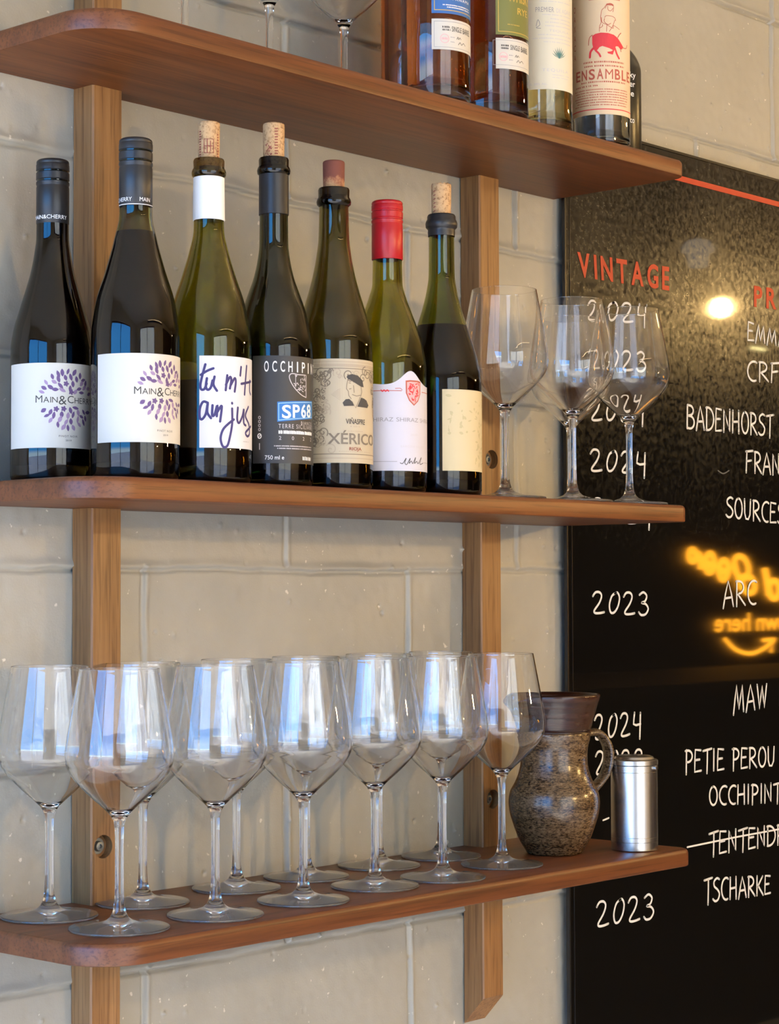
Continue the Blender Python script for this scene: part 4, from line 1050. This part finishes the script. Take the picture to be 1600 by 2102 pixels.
body = [(398, 625), (440, 600), (520, 585), (620, 590), (700, 610), (755, 650), (790, 700), (832, 765), (815, 800), (790, 802), (760, 768), (728, 770), (712, 815), (690, 878), (640, 880), (605, 858), (660, 850), (690, 830), (640, 806), (590, 790), (540, 775), (500, 790), (470, 830), (440, 845), (415, 810), (400, 740)]
L.poly([k8(*p) for p in body], I_RED, 2)
for pl, w in (([(415, 800), (375, 850), (365, 925)], .0026), ([(450, 838), (490, 880), (512, 922)], .0022), ([(715, 800), (742, 880), (772, 938)], .0022), ([(625, 868), (680, 880)], .002),
              ([(402, 612), (360, 650), (348, 750)], .0009), ([(825, 775), (870, 770), (885, 720)], .0009), ([(757, 640), (778, 600), (800, 572)], .0011), ([(795, 800), (800, 835)], .001)):
    seg(pl, w, I_RED if w > .0015 else I_REDB)
for pl in ([(500, 570), (505, 490), (525, 440), (520, 360), (535, 270), (570, 235)], [(570, 235), (600, 190), (650, 168), (695, 185), (700, 240), (690, 285)], [(585, 240), (610, 195), (660, 195)], [(620, 210), (625, 260), (660, 275), (690, 235)],
           [(530, 370), (540, 440), (600, 470), (690, 520), (700, 480), (780, 525)], [(575, 370), (600, 345), (680, 350), (720, 375), (730, 410)], [(600, 570), (605, 480)], [(640, 565), (690, 480), (715, 400)], [(575, 385), (570, 430), (620, 470), (660, 450)], [(500, 520), (540, 500), (545, 470)]):
    seg(pl, 0.0006, I_REDB)
L.stroke([k8(610, 185), k8(650, 175), k8(690, 190)], 0.0020, I_REDB, 2)
L.rows(-0.0215, 0.030, 0.0955, 0.0020, I_REDB, 91, 0.0012, 0.0008); L.rows(-0.020, 0.030, 0.0910, 0.0018, I_REDB, 92, 0.0012, 0.0008)
ws = 'ENSAMBLE'; u = -0.0335
for c in ws:
    w = 0.0074 if c != 'M' else 0.0092; L.text(c, u, u + w, 0.0765, 0.0880, I_REDB, 0.0 if c == 'M' else 0.02); u += w + 0.0022
L.rows(-0.0245, 0.032, 0.0725, 0.0018, I_REDB, 93, 0.0012, 0.0008); L.rows(-0.034, -0.004, 0.0682, 0.0018, I_REDB, 94, 0.0011, 0.0008)
for k in range(7): L.rows(-0.036 + 0.002 * (k % 3), 0.036, 0.0640 - 0.0030 * k, 0.0013, I_REDB, 95 + k, 0.0010, 0.0005)
L.stroke([(-0.048 + 0.0016 * i, 0.0415) for i in range(61)], 0.0011, I_RED)
L.build(s4, 'peach label with red print and a red bull')
AB = -144.34; RB = 0.0318
s5 = thing('spirit_bottle', 'squat matt black spirit bottle behind the mezcal at the shelf end', 'bottle', (1.9926, -0.121, ZU), SG)
g = G(); g.lathe([(0, 0.002), (RB - 0.004, 0), (RB, 0.004)] + pchip([(0.10, RB), (0.114, RB), (0.126, RB * 0.90), (0.136, RB * 0.72), (0.1424, RB * 0.56), (0.150, RB * 0.45), (0.165, 0.0135), (0.205, 0.0135)], 34) + [(0.0135, 0.206), (0, 0.206)], 72)
g.build('glass_body', M_BLKGLASS, s5, smooth=True, autosmooth=0.9)
g = G(); g.lathe([(0.0150, 0.196), (0.0155, 0.197), (0.0155, 0.222), (0.014, 0.224), (0, 0.224)], 48); g.build('stopper', M_CAPBLK, s5, smooth=True, autosmooth=0.7)
for lines in ((('ky', 0.0185, 0.0282, 0.1015), ('er', 0.0185, 0.0270, 0.0905), ('e', 0.0200, 0.0250, 0.0790)), (('co', 0.0190, 0.0255, 0.0470),)):
    L = Label(RB, AB, [I_WHITE])
    for t_, u0, u1, v in lines: L.text(t_, u0, u1, v, v + 0.0070, I_WHITE, 0.01)
    L.build(s5, 'white lettering on the black bottle', 'lettering')

# ------------------------------------------------------------------ stoneware jug
jug = thing('stoneware_jug', 'speckled brown stoneware jug with dark glazed neck on the bottom shelf', 'jug', (1.8582, -0.125, ZS + Z_LOW))
def speckle():
    m, n, b = mat('speckled_stoneware'); v = coord(n, (1, 1, 2.6))
    f = noise(n, v, 230, 5, 0.75); lr = noise(n, coord(n, (3, 3, 120)), 1.0, 3, 0.6)
    add = N(n, 'ShaderNodeMath', operation='MULTIPLY_ADD'); n.links.new(lr, add.inputs[0]); add.inputs[1].default_value = 0.35; n.links.new(f, add.inputs[2])
    c = ramp(n, add.outputs[0], [(0.58, (0.018, 0.009, 0.004)), (0.68, (0.095, 0.055, 0.024)), (0.80, (0.165, 0.105, 0.052)), (0.97, (0.32, 0.23, 0.135))])
    n.links.new(c, b.inputs['Base Color']); b.inputs['Roughness'].default_value = 0.22
    bump(n, b, lr, 0.35, 0.0012); return m
def brown_glaze():
    m, n, b = mat('dark_brown_glaze'); lr = noise(n, coord(n, (3, 3, 150)), 1.0, 3, 0.6)
    n.links.new(ramp(n, lr, [(0.3, (0.014, 0.005, 0.0032)), (0.7, (0.042, 0.015, 0.009))]), b.inputs['Base Color'])
    b.inputs['Roughness'].default_value = 0.22; bump(n, b, lr, 0.3, 0.0012); return m
M_SPECK = speckle(); M_GLAZE = brown_glaze()
JP = [(0, 0.0), (0.029, 0), (0.0318, 0.001)] + pchip([(0.003, 0.0328), (0.016, 0.0405), (0.033, 0.0470), (0.048, 0.0512), (0.058, 0.0522), (0.069, 0.0508), (0.081, 0.0448), (0.091, 0.0408), (0.105, 0.0382), (0.118, 0.0384), (0.130, 0.0412), (0.1375, 0.0425)], 46) + [(0.0410, 0.1385), (0.0412, 0.1395)] + pchip([(0.140, 0.0420), (0.155, 0.0460), (0.170, 0.0505), (0.178, 0.0530)], 16) + [(0.0532, 0.1800), (0.0520, 0.1815), (0.0502, 0.1808)] + [(0.0480, 0.172), (0.0430, 0.155), (0.0375, 0.138), (0.0345, 0.12), (0.036, 0.10), (0.046, 0.065), (0.043, 0.03), (0.028, 0.008), (0, 0.007)]
n = 96; g = G(); g.lathe(JP, n)
spout = math.atan2(-0.6692, -0.742) - math.radians(62)          # towards the viewer's left
vv = []
for x, y, z in g.v:
    r = math.hypot(x, y); a = math.atan2(y, x); d = (a - spout + PI) % (2 * PI) - PI
    if z > 0.145 and r > 1e-6:
        k = math.exp(-(d / 0.42) ** 2) * ((z - 0.145) / 0.036) ** 1.5
        s = 1 + 0.20 * k; x, y = x * s, y * s; z -= 0.009 * k
        pinch = math.exp(-((abs(d) - 0.75) / 0.3) ** 2) * ((z - 0.145) / 0.036); x *= 1 - 0.03 * pinch; y *= 1 - 0.03 * pinch
    vv.append((x, y, z))
g.v = vv
fm = []
for f in g.f:
    zz = sum(g.v[i][2] for i in f) / len(f); fm.append(1 if zz > 0.1375 else 0)
g.m = fm; g.build('body', [M_SPECK, M_GLAZE], jug, smooth=True)
ha = math.radians(-27)                                            # handle on the far right side
hd = Vector((math.cos(ha), math.sin(ha), 0)); sd = Vector((-hd.y, hd.x, 0))
path = spline([(0.037, 0.135), (0.054, 0.136), (0.066, 0.125), (0.0700, 0.108), (0.065, 0.088), (0.049, 0.070)], 6)
v = []; f = []; K = 14
for i, (r, z) in enumerate(path):
    a, b = path[max(i - 1, 0)], path[min(i + 1, len(path) - 1)]; t = Vector((b[0] - a[0], b[1] - a[1])).normalized(); nn = (t[1], -t[0])
    wd = 0.0130 - 0.003 * i / len(path); tk = 0.0045
    for k in range(K):
        w = 2 * PI * k / K; p = hd * (r + nn[0] * tk * math.cos(w)) + sd * (wd * math.sin(w)); v.append((p.x, p.y, z + nn[1] * tk * math.cos(w)))
for i in range(len(path) - 1):
    for k in range(K): l = (k + 1) % K; f.append((i * K + k, i * K + l, (i + 1) * K + l, (i + 1) * K + k))
g = G(); g.add(v, f); g.build('handle', M_SPECK, jug, smooth=True)

# ------------------------------------------------------------------ steel canister
can = thing('steel_canister', 'small brushed steel lidded canister at the right end of the bottom shelf', 'canister', (1.9432, -0.1762, ZS + Z_LOW))
def steel():
    m, n, b = mat('brushed_steel'); b.inputs['Metallic'].default_value = 1; b.inputs['Base Color'].default_value = (0.50, 0.49, 0.47, 1)
    b.inputs['Roughness'].default_value = 0.24; b.inputs['Anisotropic'].default_value = 0.5; return m
M_STEEL = steel(); R = 0.0270
g = G(); g.lathe([(0, 0.0004), (R - 0.0012, 0.0), (R, 0.0012), (R, 0.010), (R - 0.0004, 0.0103), (R - 0.0004, 0.0108), (R, 0.0111), (R, 0.0155), (R - 0.0003, 0.0158), (R, 0.0161), (R, 0.090), (R - 0.0003, 0.0903), (R, 0.0906), (R, 0.0975), (R - 0.0015, 0.098), (0.0, 0.098)], 80); g.build('body', M_STEEL, can, smooth=True, autosmooth=0.6)
g = G(); g.lathe([(R - 0.0016, 0.0975), (R + 0.0006, 0.0985), (R + 0.0006, 0.1035), (R - 0.001, 0.1045), (R - 0.0035, 0.1050), (R - 0.0050, 0.1075), (R - 0.0075, 0.1085), (0, 0.1086)], 80); g.build('lid', M_STEEL, can, smooth=True, autosmooth=0.6)
g = G(); a = math.radians(-85); g.tube([(R * math.cos(a), R * math.sin(a), 0.0955), ((R + 0.0035) * math.cos(a), (R + 0.0035) * math.sin(a), 0.0955)], 0.0024, 14); g.build('latch_button', M_STEEL, can, smooth=True, autosmooth=0.8)

# ------------------------------------------------------------------ the room's lamps and sign (seen in the blackboard and the glassware), plus added unseen lights
def bulb(x, y, z, label, r=0.019):
    t = thing('pendant_bulb', label, 'lamp', (x, y, z), 'bare warm bulbs over the room')
    g = G(); g.lathe([(0, -r)] + [(r * math.cos(a), r * math.sin(a)) for a in np.linspace(-1.4, 1.05, 18)] + [(0.013, r * 1.05), (0.013, r * 1.2)], 32); g.build('bulb', M_BULB, t, smooth=True)
    g = G(); g.lathe([(0.0135, r * 1.1), (0.017, r * 1.2), (0.017, r * 1.2 + 0.05), (0.006, r * 1.2 + 0.06), (0, r * 1.2 + 0.06)], 24); g.build('lamp_socket', M_FRAME, t, smooth=True, autosmooth=0.7)
    g = G(); g.tube([(0, 0, r * 1.2 + 0.05), (0, 0, RZ1 - z - 0.001)], 0.003, 8); g.build('cord', M_FRAME, t)
    return t
M_BULB = emit('lit_bulb', (1.0, 0.62, 0.22), BULB_POWER)
bulb(4.701, -1.5, ZS + 0.666, 'warm glowing bulb reflected as a bright disc in the blackboard')
bulb(3.15, -1.75, ZS + 0.20, 'added unseen warm bulb in front of the blackboard, lighting the wall')  # extra bulb, added for warm light at shelf height
bulb(1.9, -2.35, ZS + 0.16, 'added unseen warm bulb behind the viewer, lighting the shelves')  # second added bulb, hung low to light the wall beneath the shelf
M_STRIP = emit('lit_fill_strip', (1.0, 0.78, 0.50), FILL_STRIP_POWER)
def strip(x0, x1, y, drop, label):  # invented uplights that add soft warm light by way of the ceiling
    z = RZ1 - drop; t = thing('fill_strip', label, 'lamp', ((x0 + x1) / 2, y, z), 'added fill strips under the ceiling'); h = (x1 - x0) / 2
    g = G(); g.box((-h, -0.03, 0.05), (h, 0.03, 0.058)); g.build('diffuser', M_STRIP, t)
    g = G(); g.box((-h - 0.01, -0.034, 0.0), (h + 0.01, 0.034, 0.05)); g.build('housing', M_FRAME, t)
    for s in (-1, 1):
        g = G(); g.tube([(s * h * 0.8, 0, 0.045), (s * h * 0.8, 0, drop - 0.0005)], 0.002, 6); g.build('suspension_wire', M_FRAME, t)
strip(0.9, 2.5, -2.2, 0.50, 'added unseen warm fill strip lighting the ceiling in the middle of the room')
strip(2.7, 3.7, -0.75, 0.36, 'added unseen warm fill strip lighting the ceiling close to the block wall')
M_OPAL = emit('lit_opal_glass', (1.0, 0.92, 0.82), 1.7)
op = thing('pendant_lamp', 'pale opal pendant shade reflected dimly above the bright bulb in the blackboard', 'lamp', (5.35, -2.0, ZS + 0.94))
g = G(); g.lathe([(0.03, -0.03), (0.034, -0.01), (0.036, 0.012), (0.052, 0.018), (0.050, 0.034), (0.034, 0.052), (0.012, 0.058), (0, 0.058)], 40); g.build('shade', M_OPAL, op, smooth=True, autosmooth=0.6)
g = G(); g.tube([(0, 0, 0.055), (0, 0, RZ1 - ZS - 0.941)], 0.003, 8); g.build('cord', M_FRAME, op)
M_DASH = emit('lit_wall_strip', (1.0, 0.86, 0.35), 22)
wl = thing('wall_light', 'short yellow wall light reflected as a dash in the blackboard', 'lamp', (7.57, RY0 + 0.0155, ZS + 0.942))
g = G(); g.box((-0.06, 0, -0.012), (0.06, 0.02, 0.012)); g.build('housing', M_FRAME, wl)
g = G(); g.box((-0.055, 0.02, -0.006), (0.055, 0.026, 0.006)); g.build('diffuser', M_DASH, wl)
# added counter across the room, placed to darken the blackboard's lower reflection
M_BAR = plain('dark_counter_timber', (0.030, 0.020, 0.015), 0.5)
bar = thing('added_counter', 'added dark counter across the room, darkening the reflection low in the blackboard', 'counter', (6.3, -2.05, 0))
g = G(); g.box((-2.3, -0.25, 0.0), (2.2, 0.25, 1.0)); g.build('cabinet', M_BAR, bar)
g = G(); g.box((-2.35, -0.32, 1.0), (2.25, 0.34, 1.04)); g.build('worktop', M_BAR, bar)
# neon sign on the front wall
M_NEON = emit('lit_neon_tube', (1.0, 0.38, 0.02), 24)
YN = RY0 + 0.035
sign = thing('neon_sign', 'orange neon sign reading Cold Beer down here, seen mirrored in the blackboard', 'sign', (7.5, RY0, ZS - 0.15))
def neon(name, polys, r, label=None):
    g = G()
    for pl in polys: g.tube([(p[0] - 7.5, YN - RY0 + 0.012 * (k_ % 2), p[1] + 0.15) for k_, p in enumerate(pl) for k_ in [0]], r, 10)
    o = g.build(name, M_NEON, sign, smooth=True)
    if label: o['label'] = label
def el(cx, cz, rx, rz, a0, a1, rot=0.0, n=22):
    c, s = math.cos(rot), math.sin(rot)
    return [(cx + p[0] * c - p[1] * s, cz + p[0] * s + p[1] * c) for p in arc(0, 0, rx, rz, a0, a1, n)]
neon('neon_word', [
    [(7.112, -0.01), (7.118, 0.035), (7.105, 0.052), (7.07, 0.062)], el(7.055, 0.046, 0.026, 0.026, 0, 360),             # r
    el(7.183, 0.016, 0.032, 0.042, 0, 360, -.25), [(7.155, 0.022), (7.205, 0.0)],                                        # e
    el(7.288, -0.012, 0.034, 0.043, 0, 360, -.25), [(7.26, -0.006), (7.312, -0.028)],                                    # e
    el(7.425, 0.0, 0.060, 0.044, 0, 360, -.5), el(7.478, -0.072, 0.052, 0.036, 0, 360, -.35), [(7.37, 0.02), (7.42, -0.09)],   # B
    el(7.685, -0.095, 0.042, 0.040, 0, 360), [(7.605, -0.004), (7.625, -0.06), (7.640, -0.12)], [(7.615, -0.004), (7.660, -0.13)],   # d
    [(7.775, -0.045), (7.79, -0.11), (7.805, -0.165)], el(7.880, -0.135, 0.038, 0.042, 0, 360), el(8.005, -0.15, 0.055, 0.075, 130, -130)], 0.0125, 'orange neon words Cold Beer')
for word, x0, Lw in (('down', 7.862, 0.335), ('here', 7.480, 0.275)):
    v, f, wd, _ = text_mesh(word, 0.02); g = G()
    g.add([(x0 - p[0] / wd * Lw - 7.5, YN - RY0 + 0.006, -0.118 + 0.073 * p[1]) for p in v], f)
    g.build('neon_caption', M_NEON, sign, label='orange lit word ' + word)
neon('neon_arrow', [spline([(7.291, -0.300), (7.376, -0.347), (7.49, -0.366), (7.595, -0.347), (7.678, -0.313)], 6), [(7.591, -0.312), (7.682, -0.308), (7.653, -0.363)]], 0.0085, 'orange neon arrow')
